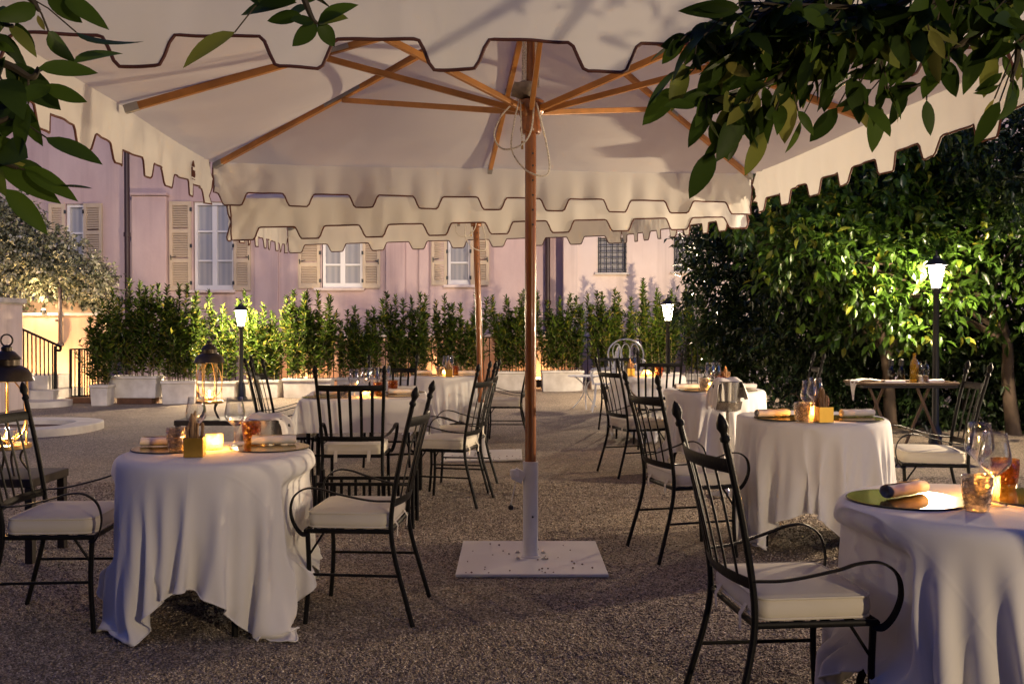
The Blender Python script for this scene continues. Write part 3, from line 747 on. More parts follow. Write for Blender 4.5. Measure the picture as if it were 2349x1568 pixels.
for (a, b, yt, yb, tn, rs, tops, l1, l2, ns) in PL:
    o, w, dp, h = planter(a, b, yt, yb, l1, tn, rs); shrub(o, w, dp, h, tops, l2, int(ns * 1.2), 190)

# ------------------------------------------------------------------ trees
def crown_points(blobs, ntot):
    """leaf places in lumpy shells of several blobs"""
    vol = np.array([b[1][0] * b[1][1] + b[1][1] * b[1][2] + b[1][0] * b[1][2] for b in blobs]); cnt = (ntot * vol / vol.sum()).astype(int)
    P = []; O = []
    for (c, r_), n in zip(blobs, cnt):
        d = rdir(n); ph = rng.random(6) * 6.28
        bump = 1 + .16 * np.sin(d[:, 0] * 5 + ph[0]) * np.sin(d[:, 1] * 6 + ph[1]) + .14 * np.sin(d[:, 2] * 7 + ph[2]) + .10 * np.sin(d[:, 0] * 13 + d[:, 2] * 11 + ph[3])
        rad = bump * (1 - .55 * rng.random(n) ** 1.8)
        P.append(np.array(c) + d * rad[:, None] * np.array(r_)); O.append(d)
    return np.concatenate(P), np.concatenate(O)
def tree(name, label, cat, trunk, blobs, nleaf, lsize, mat, group=None, segs=1, limbs=7, tr=.09, clump=7, wd=.42, droop=.5):
    base = Vector(trunk[0]); o = thing(name, label, cat, base, 0, group)
    mb = MB(); T = [Vector(p) - base for p in trunk]; sp_ = spline(T, 6); n = len(sp_)
    tube(mb, sp_, [tr * (1.25 if i == 0 else 1) * (1 - .55 * i / n) for i in range(n)], 10)
    top = sp_[-1]
    for k in range(limbs):
        c, r_ = blobs[k % len(blobs)]; tgt = Vector(c) - base + Vector([random.uniform(-.6, .6) * q for q in r_]); st_ = sp_[int(n * random.uniform(.55, .95))]
        m_ = st_.lerp(tgt, .5) + Vector((random.uniform(-.15, .15), random.uniform(-.15, .15), .12))
        bb = bez(st_, st_.lerp(m_, .6) + Vector((0, 0, .1)), m_, tgt, 8); tube(mb, bb, [tr * .45 * (1 - .8 * i / 8) for i in range(9)], 7)
    build('trunk', mb, 'bark', o)
    # leaves come in small sprays of a few blades on a common twig tip
    ns = nleaf // clump; P, O = crown_points([(Vector(c) - base, r_) for c, r_ in blobs], ns); ns = len(P)
    sd = O + rng.normal(scale=.55, size=(ns, 3)) + np.array([0, 0, -.15]); sd /= np.linalg.norm(sd, axis=1, keepdims=True)
    P = np.repeat(P, clump, 0); S = np.repeat(sd, clump, 0); m = len(P)
    off = np.tile(np.arange(clump) / clump, ns)[:, None]
    P = P + S * off * lsize * 2.2
    Dv = S * .7 + rng.normal(scale=.6, size=(m, 3)) + np.array([0, 0, -droop * .5]); Nv = rng.normal(scale=.45, size=(m, 3)) + np.array([0, 0, 1])
    L_ = lsize * (.65 + .6 * rng.random(m))
    leaves('crown', P, Dv, Nv, L_, L_ * wd, mat, o, segs=segs, tint=np.clip(np.repeat(rng.random(ns), clump) * .75 + rng.random(m) * .4 - .05, 0, 1) ** 1.2)
    return o
V = Vector
# lit citrus around the right lamp; its trunk forks at the right edge
tree('citrus_tree', 'citrus tree with bright lit leaves hanging around the right lamp', 'tree',
     [(6.2, 11.5, 0), (6.12, 11.5, .7), (6.08, 11.5, 1.3), (5.8, 11.6, 2.0)],
     [((4.35, 11.3, 2.15), (.95, .8, .85)), ((3.55, 11.2, 2.45), (.75, .6, .6)), ((5.2, 11.6, 2.9), (1.1, .8, .9)), ((4.3, 11.6, 3.2), (1.2, .9, .7)), ((4.85, 11.1, 1.75), (.55, .5, .55)), ((6.1, 11.2, 2.3), (.8, .8, .9)), ((3.05, 11.3, 2.75), (.55, .5, .5))],
     9000, .135, 'leaf_citrus', 'garden trees on the right', segs=3, limbs=9, clump=5, wd=.46)
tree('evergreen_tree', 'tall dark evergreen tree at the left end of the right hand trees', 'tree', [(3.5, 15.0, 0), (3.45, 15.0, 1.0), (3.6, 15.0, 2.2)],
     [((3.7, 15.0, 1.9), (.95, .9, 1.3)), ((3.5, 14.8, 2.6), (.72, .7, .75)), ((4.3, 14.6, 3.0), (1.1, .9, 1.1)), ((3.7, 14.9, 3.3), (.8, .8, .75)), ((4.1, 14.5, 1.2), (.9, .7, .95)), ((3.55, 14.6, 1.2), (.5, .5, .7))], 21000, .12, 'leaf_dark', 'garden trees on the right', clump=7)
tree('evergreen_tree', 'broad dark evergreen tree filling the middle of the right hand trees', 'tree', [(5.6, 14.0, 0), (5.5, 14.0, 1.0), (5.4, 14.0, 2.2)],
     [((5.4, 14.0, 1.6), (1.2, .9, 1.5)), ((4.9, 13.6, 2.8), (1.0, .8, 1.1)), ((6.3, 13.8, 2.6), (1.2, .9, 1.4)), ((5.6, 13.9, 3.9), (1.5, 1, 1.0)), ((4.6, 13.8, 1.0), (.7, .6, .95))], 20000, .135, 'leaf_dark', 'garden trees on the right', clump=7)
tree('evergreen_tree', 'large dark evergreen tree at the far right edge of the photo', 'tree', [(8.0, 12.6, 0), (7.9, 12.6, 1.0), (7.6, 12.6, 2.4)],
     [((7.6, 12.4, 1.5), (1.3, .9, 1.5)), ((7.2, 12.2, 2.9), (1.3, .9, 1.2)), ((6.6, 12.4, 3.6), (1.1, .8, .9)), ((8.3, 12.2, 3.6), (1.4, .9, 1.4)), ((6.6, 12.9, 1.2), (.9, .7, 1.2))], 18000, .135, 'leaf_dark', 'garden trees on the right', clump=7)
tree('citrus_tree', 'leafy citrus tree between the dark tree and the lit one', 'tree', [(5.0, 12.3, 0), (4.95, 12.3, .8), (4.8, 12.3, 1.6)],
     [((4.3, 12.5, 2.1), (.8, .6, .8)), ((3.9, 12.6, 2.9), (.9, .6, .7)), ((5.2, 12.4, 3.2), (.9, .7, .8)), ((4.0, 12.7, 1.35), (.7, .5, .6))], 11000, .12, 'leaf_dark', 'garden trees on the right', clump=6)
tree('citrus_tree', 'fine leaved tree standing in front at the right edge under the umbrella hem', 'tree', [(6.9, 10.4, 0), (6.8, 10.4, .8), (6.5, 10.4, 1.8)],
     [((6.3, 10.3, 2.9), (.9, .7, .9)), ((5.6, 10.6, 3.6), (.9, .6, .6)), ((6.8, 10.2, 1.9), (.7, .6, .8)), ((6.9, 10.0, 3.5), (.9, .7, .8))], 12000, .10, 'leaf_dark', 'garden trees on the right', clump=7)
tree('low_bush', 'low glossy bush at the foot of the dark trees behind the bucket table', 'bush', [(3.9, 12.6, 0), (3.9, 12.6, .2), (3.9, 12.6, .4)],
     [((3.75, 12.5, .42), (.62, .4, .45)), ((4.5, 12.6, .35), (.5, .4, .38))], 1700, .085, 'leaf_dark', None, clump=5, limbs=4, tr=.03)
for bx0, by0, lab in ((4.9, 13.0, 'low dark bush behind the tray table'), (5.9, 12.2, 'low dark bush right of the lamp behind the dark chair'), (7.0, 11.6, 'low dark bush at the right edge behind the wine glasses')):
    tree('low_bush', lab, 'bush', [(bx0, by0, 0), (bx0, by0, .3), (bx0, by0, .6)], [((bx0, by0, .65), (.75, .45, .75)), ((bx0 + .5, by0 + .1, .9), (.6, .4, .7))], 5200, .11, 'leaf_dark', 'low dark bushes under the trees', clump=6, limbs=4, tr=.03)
tree('climbing_jasmine', 'pale flowering jasmine mass spilling over the peach terrace wall', 'climber', [(X_(90, 19.2), 19.2, Z_(700, 19.2)), (X_(90, 19.2), 19.2, 2.2), (X_(80, 19.2), 19.1, 2.7)],
     [((X_(60, 18.9), 18.9, Z_(610, 18.9)), (1.05, .55, .62)), ((X_(-20, 19.0), 19.0, Z_(560, 19)), (.9, .6, 1.05)), ((X_(150, 18.9), 18.9, Z_(635, 18.9)), (.85, .5, .42)), ((X_(205, 18.8), 18.8, Z_(645, 18.8)), (.42, .42, .40)), ((X_(228, 18.7), 18.7, Z_(672, 18.7)), (.26, .32, .30)), ((X_(100, 18.9), 18.9, Z_(575, 18.9)), (.7, .45, .45)), ((X_(20, 18.9), 18.9, Z_(520, 18.9)), (.65, .45, .5))],
     17000, .095, 'leaf_jasmine', None, clump=5, limbs=5, tr=.05, wd=.6)

hg = thing('added_hedge', 'tall dark hedge added unseen behind the camera to block sky and sun', 'hedge', (0, -4.6, 0))  # unseen hedge, added to keep low sky light and sun off the foreground
mb = MB(); box(mb, (0, 0, 3.0), (22, .7, 5.9)); build('core', mb, 'soil', hg, smooth=False)
nh = 14000; Ph = np.stack([(rng.random(nh) - .5) * 22.4, .36 + .22 * rng.random(nh), 6.2 * rng.random(nh)], 1); Dh = rng.normal(size=(nh, 3)) + np.array([0, .8, .2])
leaves('foliage', Ph, Dh, rng.normal(size=(nh, 3)), .13 * (.6 + .7 * rng.random(nh)), .06, 'leaf_dark', hg)
# ------------------------------------------------------------------ lamp posts
def lamp_post(label, loc, hc, power, sc=1.0, group='lantern lamp posts', rz=0):
    o = thing('lamp_post', label, 'street lamp', loc, rz, group)
    mb = MB(); lathe(mb, [(.11, 0), (.11, .05), (.085, .08), (.075, .28), (.055, .32), (.046, .36), (.036, hc - .24), (.05, hc - .22), (.05, hc - .19), (.03, hc - .175)], 16); build('post', mb, 'lamp_black', o)
    mb = MB(); lathe(mb, [(.055, hc - .19), (.07, hc - .185), (.07, hc - .165), (.055, hc - .16)], 8)
    for k in range(6): a = k * math.pi / 3; c_, s_ = math.cos(a), math.sin(a); tube(mb, [(.062 * c_, .062 * s_, hc - .17), (.108 * c_, .108 * s_, hc + .135)], .006, 5)
    build('lantern_cage', mb, 'lamp_black', o)
    mb = MB(); lathe_open(mb, [(.058, hc - .16), (.102, hc + .13)], 6); build('lantern_glass', mb, 'lamp_glass', o, smooth=False)
    mb = MB(); lathe(mb, [(.14, hc + .13), (.142, hc + .145), (.09, hc + .205), (.05, hc + .225), (.045, hc + .25), (.016, hc + .262), (.012, hc + .30), (.018, hc + .315), (0, hc + .335)], 12); build('lantern_roof', mb, 'lamp_black', o)
    mb = MB(); lathe(mb, [(0, hc - .085), (.022, hc - .07), (.034, hc - .035), (.026, hc - .005), (.0, hc + .01)], 14); build('bulb', mb, 'bulb', o)
    o.scale = (sc, sc, sc); point((0, 0, hc + .06), power * PW, WARM, .035, o)
    return o
lamp_post('black lantern lamp post lit in front of the shrubs on the left', V((X_(553, 17.7), 17.7, 0)), 1.57, LP1)
lamp_post('black lantern lamp post lit in the middle distance before the pale house', V((X_(1532, 17.8), 17.8, 0)), 1.68, LP1)
lamp_post('tall black lantern lamp post glowing among the citrus leaves on the right', V((X_(2147, 10.2), 10.2, 0)), 2.30, LP3, sc=.84)
def spot_post(label, loc, hc, aim, power, cone):
    o = thing('garden_spotlight', label, 'spotlight', loc, 0, 'garden spotlights outside the photo')
    mb = MB(); lathe(mb, [(.10, 0), (.10, .03), (.03, .05), (.025, hc - .12)], 14); build('post', mb, 'lamp_black', o)
    a_ = Vector(aim).normalized(); qn = a_.to_track_quat('Z', 'Y').to_matrix(); c_ = Vector((0, 0, hc))
    mb = MB(); lathe_open(mb, [(0, -.14), (.06, -.13), (.085, -.03), (.10, .06), (.096, .06), (.08, -.03)], 20); mb.v = [tuple(qn @ Vector(p) + c_) for p in mb.v]; build('housing', mb, 'lamp_black', o)
    mb = MB(); lathe(mb, [(0, .0), (.078, .0), (.078, .008), (0, .008)], 20); mb.v = [tuple(qn @ Vector(p) + c_) for p in mb.v]; build('lens', mb, 'lamp_glass', o)
    l = bpy.data.lights.new('spot_light', 'SPOT'); l.energy = power * PW; l.color = WARM; l.spot_size = R(cone); l.spot_blend = .6; l.shadow_soft_size = .05
    q_ = bpy.data.objects.new('spot_light', l); COL.objects.link(q_); q_.parent = o; q_.location = c_ + a_ * .09; q_.rotation_euler = a_.to_track_quat('-Z', 'Y').to_euler(); return o
spot_post('garden spotlight on a post outside the right edge of the photo', V((5.3, 6.9, 0)), 1.35, (-1, -.22, .16), LPA, 130)
spot_post('garden spotlight on a post to the right of the camera, outside the photo', V((4.6, -3.0, 0)), 1.6, (-.62, .8, .06), LPB, 110)
lamp_post('lantern lamp post outside the left edge of the photo', V((-5.6, 7.6, 0)), 1.7, LPC)
# ================================================================== UMBRELLAS
def profile(u, L, lo, hi, per=.522, first=.245):
    """drop of the scalloped hem at distance u along the side"""
    tr = .07; w = (per - 2 * tr) / 2
    d = min(u, L - u) if False else u
    if d < first: 
        k = (d - (first - tr)) / tr
        return lo if k <= 0 else lo + (hi - lo) * (k * k * k * (k * (k * 6 - 15) + 10))
    x = (d - first) % per
    if x < w + tr: return hi
    if x < w + 2 * tr: k = (x - w - tr) / tr; return hi + (lo - hi) * (k * k * k * (k * (k * 6 - 15) + 10))
    if x < per - tr: return lo
    k = (x - per + tr) / tr; return lo + (hi - lo) * (k * k * k * (k * (k * 6 - 15) + 10))
def umbrella(label, loc, rz, tilt, off, zE, A=2.2, rise=.68, lean=0.0, lo=.335, hi=.235, emblem=False, cz=(0, 0, 0, 0)):
    root = thing('parasol', label, 'umbrella', loc, 0, 'square cream parasols'); root.rotation_euler = (0, lean, 0)
    M = Matrix.Translation((off[0], off[1], zE)) @ Matrix.Rotation(tilt, 4, 'X') @ Matrix.Rotation(rz, 4, 'Z')
    apex = Vector((0, 0, zE + rise))
    def sag(x, y):
        u, v = (x / A + 1) / 2, (y / A + 1) / 2; return (cz[0] * (1 - u) + cz[1] * u) * (1 - v) + (cz[2] * (1 - u) + cz[3] * u) * v
    def T(x, y, z): return M @ Vector((x, y, z + sag(x, y)))
    cs = [(-A, -A), (A, -A), (A, A), (-A, A)]
    # canopy
    mb = MB(); nt_, nr = 24, 14
    for s in range(4):
        a, b = cs[s], cs[(s + 1) % 4]; vs = []; fs = []
        for i in range(nr + 1):
            r_ = i / nr
            for j in range(nt_ + 1):
                t = j / nt_; e = T(a[0] + (b[0] - a[0]) * t, a[1] + (b[1] - a[1]) * t, 0)
                p = apex.lerp(e, r_); p.z -= .055 * abs(math.sin(2 * math.pi * t)) ** .8 * math.sin(math.pi * r_ ** 1.3) + .035 * math.sin(math.pi * r_)
                p.z -= .012 * (r_ ** 6) * abs(math.sin(2 * math.pi * t)); vs.append(p)
        w = nt_ + 1
        for i in range(nr):
            for j in range(nt_): fs.append((i * w + j, (i + 1) * w + j, (i + 1) * w + j + 1, i * w + j + 1))
        mb.add(vs, fs)
    build('canopy', mb, 'canvas', root, angle=12)
    # valances with piping
    for s in range(4):
        a, b = Vector(cs[s] + (0,)), Vector(cs[(s + 1) % 4] + (0,)); L = 2 * A; d = (b - a) / L; nrm = Vector((d.y, -d.x, 0))
        us = np.linspace(.012, L - .012, 260); mb = MB(); vs = []; hem = []
        ph = random.uniform(0, 6)
        for u in us:
            h = profile(u, L, lo, hi, first=-.135 if (s == 0 and emblem) else .245)
            for k in range(6):
                q = k / 5; wv = (.010 * math.sin(u * 7.3 + ph) + .008 * math.sin(u * 17 + ph * 2) + .006 * math.sin(u * 31 + ph)) * q + .012 * q
                cw = math.exp(-min(u, L - u) * 5) * .02 * math.sin(q * 9 + u * 40)
                p = a + d * u + nrm * (wv + cw); p.z = -h * q - .002 + sag(p.x, p.y); vs.append(M @ p)
            hem.append(vs[-1])
        fs = []
        for i in range(len(us) - 1):
            for k in range(5): fs.append((i * 6 + k, i * 6 + k + 1, (i + 1) * 6 + k + 1, (i + 1) * 6 + k))
        mb.add(vs, fs); v = build('valance', mb, 'canvas', root)
        pm = MB(); tube(pm, [vs[0]] + vs[1:6] + hem[1:-1] + list(reversed(vs[-6:])), .0062, 6); build('piping', pm, 'piping_brown', v)
        if emblem and s == 3:   # small brown maker's mark on the inside of the left valance
            em = MB()
            def q_(du, z): 
                p = a + d * (.62 - du) - nrm * .012; p.z = z + sag(p.x, p.y); return M @ p
            tube(em, [q_(-.03, -.12), q_(0, -.085), q_(.03, -.12)], .006, 5); tube(em, [q_(-.03, -.12), q_(.03, -.12)], .005, 5)
            tube(em, [q_(-.035, -.13), q_(-.035, -.20)], .006, 5); tube(em, [q_(-.005, -.15), q_(-.005, -.20)], .005, 5); tube(em, [q_(-.005, -.158), q_(.012, -.15), q_(.012, -.20)], .005, 5)
            tube(em, spline([q_(.045, -.152), q_(.03, -.158), q_(.042, -.176), q_(.03, -.198)], 3), .005, 5); tube(em, [q_(-.04, -.215), q_(.045, -.215)], .003, 4)
            build('emblem', em, 'piping_brown', v)
    # ribs, struts
    hubz = zE - .05
    mids = [(0, -A), (A, 0), (0, A), (-A, 0)]
    for e in cs + mids:
        end = T(e[0] * .985, e[1] * .985, -.035); top = apex + (end - apex) * .03; top.z -= .05; top = Vector((apex.x, apex.y, apex.z - .06)).lerp(end, .03)
        rb = MB(); c1, c2 = .44, .56
        bar(rb, top, top.lerp(end, .97), .032, .042); rib = build('rib', rb, 'rib_wood', root, smooth=False, bevel=.003)
        tp = MB(); bar(tp, top.lerp(end, .965), top.lerp(end, 1.0), .036, .046); build('end_cap', tp, 'grey_metal', rib, smooth=False, bevel=.003); tp = MB(); bar(tp, top.lerp(end, c1), top.lerp(end, c2), .040, .030); build('bracket', tp, 'grey_metal', rib, smooth=False, bevel=.003)
        half = top.lerp(end, .5); half.z -= .028
        dv = Vector((half.x - 0, half.y - 0, 0)).normalized(); s0 = Vector((0, 0, hubz)) + dv * .075
        sb = MB(); bar(sb, s0, half, .026, .034); build('strut', sb, 'rib_wood', root, smooth=False, bevel=.003)
    # pole, hub, ropes, sleeve, base
    mb = MB(); tube(mb, [(0, 0, .3), (0, 0, zE + rise - .03)], .0335, 16)
    build('pole', mb, 'pole_wood', root)
    hb = MB()
    for k in range(6): 
        z = 1.95 + k * .085 if k < 5 else 2.36
        lathe(hb, [(0, 0), (.006, .0), (.006, .002), (0, .002)], 8)
        hb.v[-32:] = [(p[0] + .012, p[2] - .0345, p[1] + z) for p in hb.v[-32:]]
    build('pin_holes', hb, 'mat_edge', root)
    mb = MB(); lathe(mb, [(.036, hubz - .14), (.056, hubz - .135), (.064, hubz - .11), (.056, hubz - .085), (.062, hubz - .065), (.056, hubz - .045), (.074, hubz - .02), (.084, hubz + .01), (.080, hubz + .05), (.06, hubz + .065), (.036, hubz + .07)], 24); hub = build('hub', mb, 'pole_wood', root)
    mb = MB()
    for k in range(8): a = k * math.pi / 4 + rz; box(mb, (.088 * math.cos(a), .088 * math.sin(a), hubz + .01), (.03, .02, .035), Matrix.Rotation(a, 3, 'Z'))
    build('hub_bracket', mb, 'grey_metal', hub, smooth=False)
    mb = MB(); lathe(mb, [(.02, 0), (.06, .01), (.075, .05), (.05, .085), (.01, .09)], 14, (-.04, -.05, hubz + .06))
    for i, p in enumerate(mb.v): mb.v[i] = (p[0] + random.gauss(0, .006), p[1] + random.gauss(0, .006), p[2] + random.gauss(0, .006))
    build('tied_cloth', mb, 'crumpled_cloth', root, angle=180)
    rp = MB()
    for dx, dy in ((-.05, -.02), (-.04, -.04), (-.03, -.05), (.03, -.05), (.045, -.03), (.04, -.045)): tube(rp, [(dx * .8, dy * .8, zE + rise - .1), (dx, dy - .01, hubz + .12)], .0045, 5)
    tube(rp, spline([(-.08, -.10, hubz + .04), (-.17, -.11, hubz - .06), (-.21, -.11, hubz - .17), (-.16, -.11, hubz - .245), (-.06, -.11, hubz - .225), (.0, -.11, hubz - .14), (.02, -.10, hubz + .03)], 6), .0052, 6)
    tube(rp, spline([(-.07, -.10, hubz + .03), (-.10, -.12, hubz - .12), (-.11, -.12, hubz - .25), (-.04, -.13, hubz - .36), (.06, -.12, hubz - .40), (.105, -.11, hubz - .36), (.085, -.10, hubz - .2), (.03, -.095, hubz + .02)], 6), .0052, 6)
    tube(rp, spline([(-.06, -.10, hubz + .03), (-.055, -.10, hubz - .1), (-.05, -.10, hubz - .2)], 4), .004, 5)
    build('rope', rp, 'rope', root)
    mb = MB(); tube(mb, [(-.05, -.10, hubz - .2), (-.05, -.10, hubz - .245)], .007, 6); build('rope_end', mb, 'lantern_brass', root)
    mb = MB(); lathe(mb, [(.044, .02), (.044, .56), (.0455, .565), (.0455, .575), (.035, .576)], 20); slv = build('sleeve', mb, 'white_metal', root)
    mb = MB(); bar(mb, (-.04, -.012, .48), (-.10, -.012, .51), .04, .07); lathe(mb, [(.03, -.02), (.03, .02)], 14, (-.09, -.012, .51)); build('clamp', mb, 'white_metal', slv, bevel=.004)
    mb = MB(); tube(mb, spline([(-.085, -.03, .47), (-.10, -.04, .40), (-.115, -.045, .33)], 4), .003, 5); build('cord', mb, 'rope', slv)
    mb = MB(); lathe(mb, [(0, -.018), (.014, -.011), (.017, 0), (.014, .011), (0, .018)], 12, (-.115, -.045, .315)); lathe(mb, [(0, -.008), (.008, 0), (0, .008)], 8, (.012, -.046, .26)); build('knob', mb, 'lamp_black', slv)
    mb = MB(); box(mb, (0, 0, .012), (.83, .80, .018)); build('base_plate', mb, 'white_metal', root, smooth=False, bevel=.004)
    for sx in (-1, 1):
        for sy in (-1, 1): mb = MB(); lathe(mb, [(.016, .0), (.016, .006), (.009, .006), (.009, .014), (0, .015)], 6, (sx * .075, sy * .075, .021)); build('bolt', mb, 'steel', root)
    mb = MB(); lathe(mb, [(.058, .021), (.058, .026), (.047, .032), (.0445, .05)], 20); build('weld_collar', mb, 'white_metal', root)
    mb = MB()
    for k in range(34):
        x, y = random.uniform(-.4, .4), -.38 + .76 * random.random() ** 1.7; r_ = random.uniform(.004, .009)
        lathe(mb, [(0, -r_ * .6), (r_, 0), (0, r_ * .6)], 6, (x, y, .022 + r_ * .4))
    build('stray_pebbles', mb, 'brown_block', root)
    return root
u1 = G(1217, 1283); umbrella('large cream parasol over the front tables on the nearest wooden pole', (u1.x, u1.y, 0), R(5), R(1.65), (-.10, .01), 2.665, A=2.225, emblem=True, cz=(-.05, -.01, -.045, -.085))
u2 = G(1107, 1047); umbrella('second cream parasol farther back on its slightly tilted pole', (u2.x, u2.y, 0), R(7.5), R(2.6), (-.03, .20), 2.61, A=2.195, lean=R(-1.6), cz=(-.04, -.025, .03, .065))

# ================================================================== CHAIRS
def rounded_rect(hx, hy, r, n=6):
    o = []
    for cx, cy, a0_ in ((hx - r, hy - r, 0), (-hx + r, hy - r, 90), (-hx + r, -hy + r, 180), (hx - r, -hy + r, 270)):
        for k in range(n + 1): a = R(a0_ + 90 * k / n); o.append((cx + r * math.cos(a), cy + r * math.sin(a)))
    return o
def cushion_mb(hx, hy, z0, th, r=.05, crown=.014):
    mb = MB(); lv = [(-.012, 0), (-.002, .008), (.004, th * .35), (.004, th * .6), (-.001, th - .008), (-.010, th)]
    rings = []
    for ins, z in lv: rings.append([(x, y, z0 + z) for x, y in rounded_rect(hx + ins, hy + ins, r)])
    for f in (.88, .7, .45, .2): rings.append([(x * f, y * f, z0 + th + crown * (1 - f ** 3)) for x, y in rounded_rect(hx - .01, hy - .01, r)])
    n = len(rings[0]); vs = [p for g in rings for p in g]; fs = [tuple(reversed(range(n)))]
    for i in range(len(rings) - 1):
        for k in range(n): k2 = (k + 1) % n; fs.append((i * n + k, i * n + k2, (i + 1) * n + k2, (i + 1) * n + k))
    fs.append(tuple(range((len(rings) - 1) * n, len(rings) * n))); mb.add(vs, fs); return mb
SZ = .425
def make_chair():
    o = thing('iron_armchair', 'chair', 'chair', (0, 0, 0), 0, 'black iron armchairs at the tables')
    I = 'black_iron'
    mb = MB()
    tube(mb, [(.222, -.222, SZ), (.222, .222, SZ), (-.225, .215, SZ), (-.225, -.215, SZ)], .011, 8, closed=True)
    for x in (-.14, -.05, .05, .14): box(mb, (x, 0, SZ), (.028, .43, .006))
    build('seat_frame', mb, I, o)
    for s in (-1, 1):
        mb = MB(); pts = [(-.345, .238 * s, 0), (-.300, .230 * s, .14), (-.250, .220 * s, .30), (-.228, .216 * s, SZ), (-.238, .219 * s, .56), (-.285, .230 * s, .78), (-.345, .243 * s, 1.0)]
        tube(mb, spline(pts, 5), .0125, 8); pst = build('back_post', mb, I, o)
        mb = MB(); p = Vector((-.345, .243 * s, 1.0)); d = Vector((-.066, .014 * s, .24)).normalized()
        prof = [(.0125, 0), (.018, .006), (.018, .016), (.013, .022), (.012, .03), (.021, .048), (.019, .064), (.010, .083), (.0, .094)]
        tube(mb, [p + d * z for r_, z in prof], [max(r_, .0005) for r_, z in prof], 10); build('finial', mb, I, pst)
        mb = MB(); tube(mb, spline([(.212, .214 * s, SZ), (.205, .216 * s, .22), (.222, .224 * s, 0)], 5), .0125, 8); build('leg', mb, I, o)
        mb = MB(); pts = [(-.236, .222 * s, .565), (-.12, .245 * s, .572), (.04, .272 * s, .605), (.12, .278 * s, .626), (.200, .282 * s, .628), (.262, .278 * s, .590), (.282, .268 * s, .522), (.266, .254 * s, .457), (.235, .238 * s, .415), (.205, .222 * s, .414)]
        sp_ = spline(pts, 6); tube(mb, sp_, .0045, 8, r2=.014, up=None); build('armrest', mb, I, o)
        mb = MB(); tube(mb, [(.208, .216 * s, .225), (-.275, .225 * s, .225)], .007, 6); tube(mb, [(.206, .214 * s, .31), (.12, .214 * s, SZ)], .006, 6); build('stretcher', mb, I, o)
    def rail(z, x, hw, bow, h):
        m_ = MB(); pts = []
        for k in range(13): y = -hw + 2 * hw * k / 12; pts.append((x - bow * (1 - (y / hw) ** 2), y, z))
        tube(m_, pts, h, 8, r2=.006, up=(-.25, 0, 1)); return m_
    build('top_rail', rail(.925, -.325, .24, .055, .024), I, o); build('bottom_rail', rail(.555, -.238, .219, .040, .020), I, o)
    for k in range(5):
        f = (k + 1) / 6 * 2 - 1; y0, y1 = f * .219, f * .24
        a = Vector((-.238 - .040 * (1 - f * f), y0, .555)); b = Vector((-.325 - .055 * (1 - f * f), y1, .925)); m_ = a.lerp(b, .5) + Vector((.010, 0, 0))
        mb = MB(); tube(mb, bez(a, a.lerp(m_, .6), m_.lerp(b, .4), b, 6), .004, 6, r2=.011, up=(1, 0, .2)); build('back_slat', mb, I, o)
    cu = build('seat_cushion', cushion_mb(.216, .215, SZ + .012, .072), 'cushion_cloth', o, angle=60)
    mb = MB()
    for z in (SZ + .018, SZ + .080): tube(mb, [(x, y, z) for x, y in rounded_rect(.216, .215, .05)], .0045, 6, closed=True)
    build('cushion_piping', mb, 'cushion_cloth', cu)
    mb = MB()
    for y in (-.12, .12):
        mb = MB(); vs = [(-.215, y - .012, SZ + .05), (-.215, y + .012, SZ + .05), (-.243, y + .013, SZ + .01), (-.243, y - .013, SZ + .01), (-.240, y - .010, SZ - .04), (-.240, y + .014, SZ - .04)]
        mb.add(vs, [(0, 1, 2, 3), (3, 2, 5, 4)]); build('tie_strap', mb, 'cushion_cloth', cu)
    for ch in o.children_recursive: ch.data.transform(Matrix.Diagonal((.88, 1, 1, 1)))
    return o
chair = Proto(make_chair())
GC = 'black iron armchairs at the tables'
CH = [(-2.06, 4.33, 3, 'black iron armchair cut off at the left edge, left of the front round table'),
      (-.735, 4.46, 176, 'black iron armchair facing left beside the front left round table'),
      (-1.16, 6.95, 91, 'black iron armchair with its slatted back to the camera at the square table'),
      (-.50, 7.28, 166, 'nearer of two iron armchairs at the right side of the square table'),
      (-.46, 7.92, 172, 'farther of two iron armchairs at the right side of the square table'),
      (-.09, 11.2, 178, 'iron armchair behind the front umbrella pole facing the far round table'),
      (-1.88, 8.05, 4, 'right hand of two iron armchairs left of the square table'),
      (-2.16, 8.8, 9, 'left hand of two iron armchairs left of the square table'),
      (-1.22, 9.25, -90, 'iron armchair behind the square table, half hidden by the wine glasses'),
      (1.17, 8.68, 18, 'iron armchair facing right at the table behind the ice bucket'),
      (1.07, 5.62, 15, 'iron armchair left of the middle round table on the right side'),
      (.93, 3.12, 6, 'large near iron armchair with blue lit cushion at the right front table'),
      (2.76, 6.2, 169, 'iron armchair facing left in the gloom right of the middle right table'),
      (2.50, 8.6, 172, 'dark iron armchair against the bushes right of the ice bucket table'),
      (1.62, 10.5, 90, 'iron armchair with its back to the camera at the farthest round table'),
      (1.42, 12.1, -84, 'iron armchair facing the camera behind the farthest round table')]
for x, y, a, lab in CH: chair.put((x, y, gz(x, y)), R(a), lab, GC)

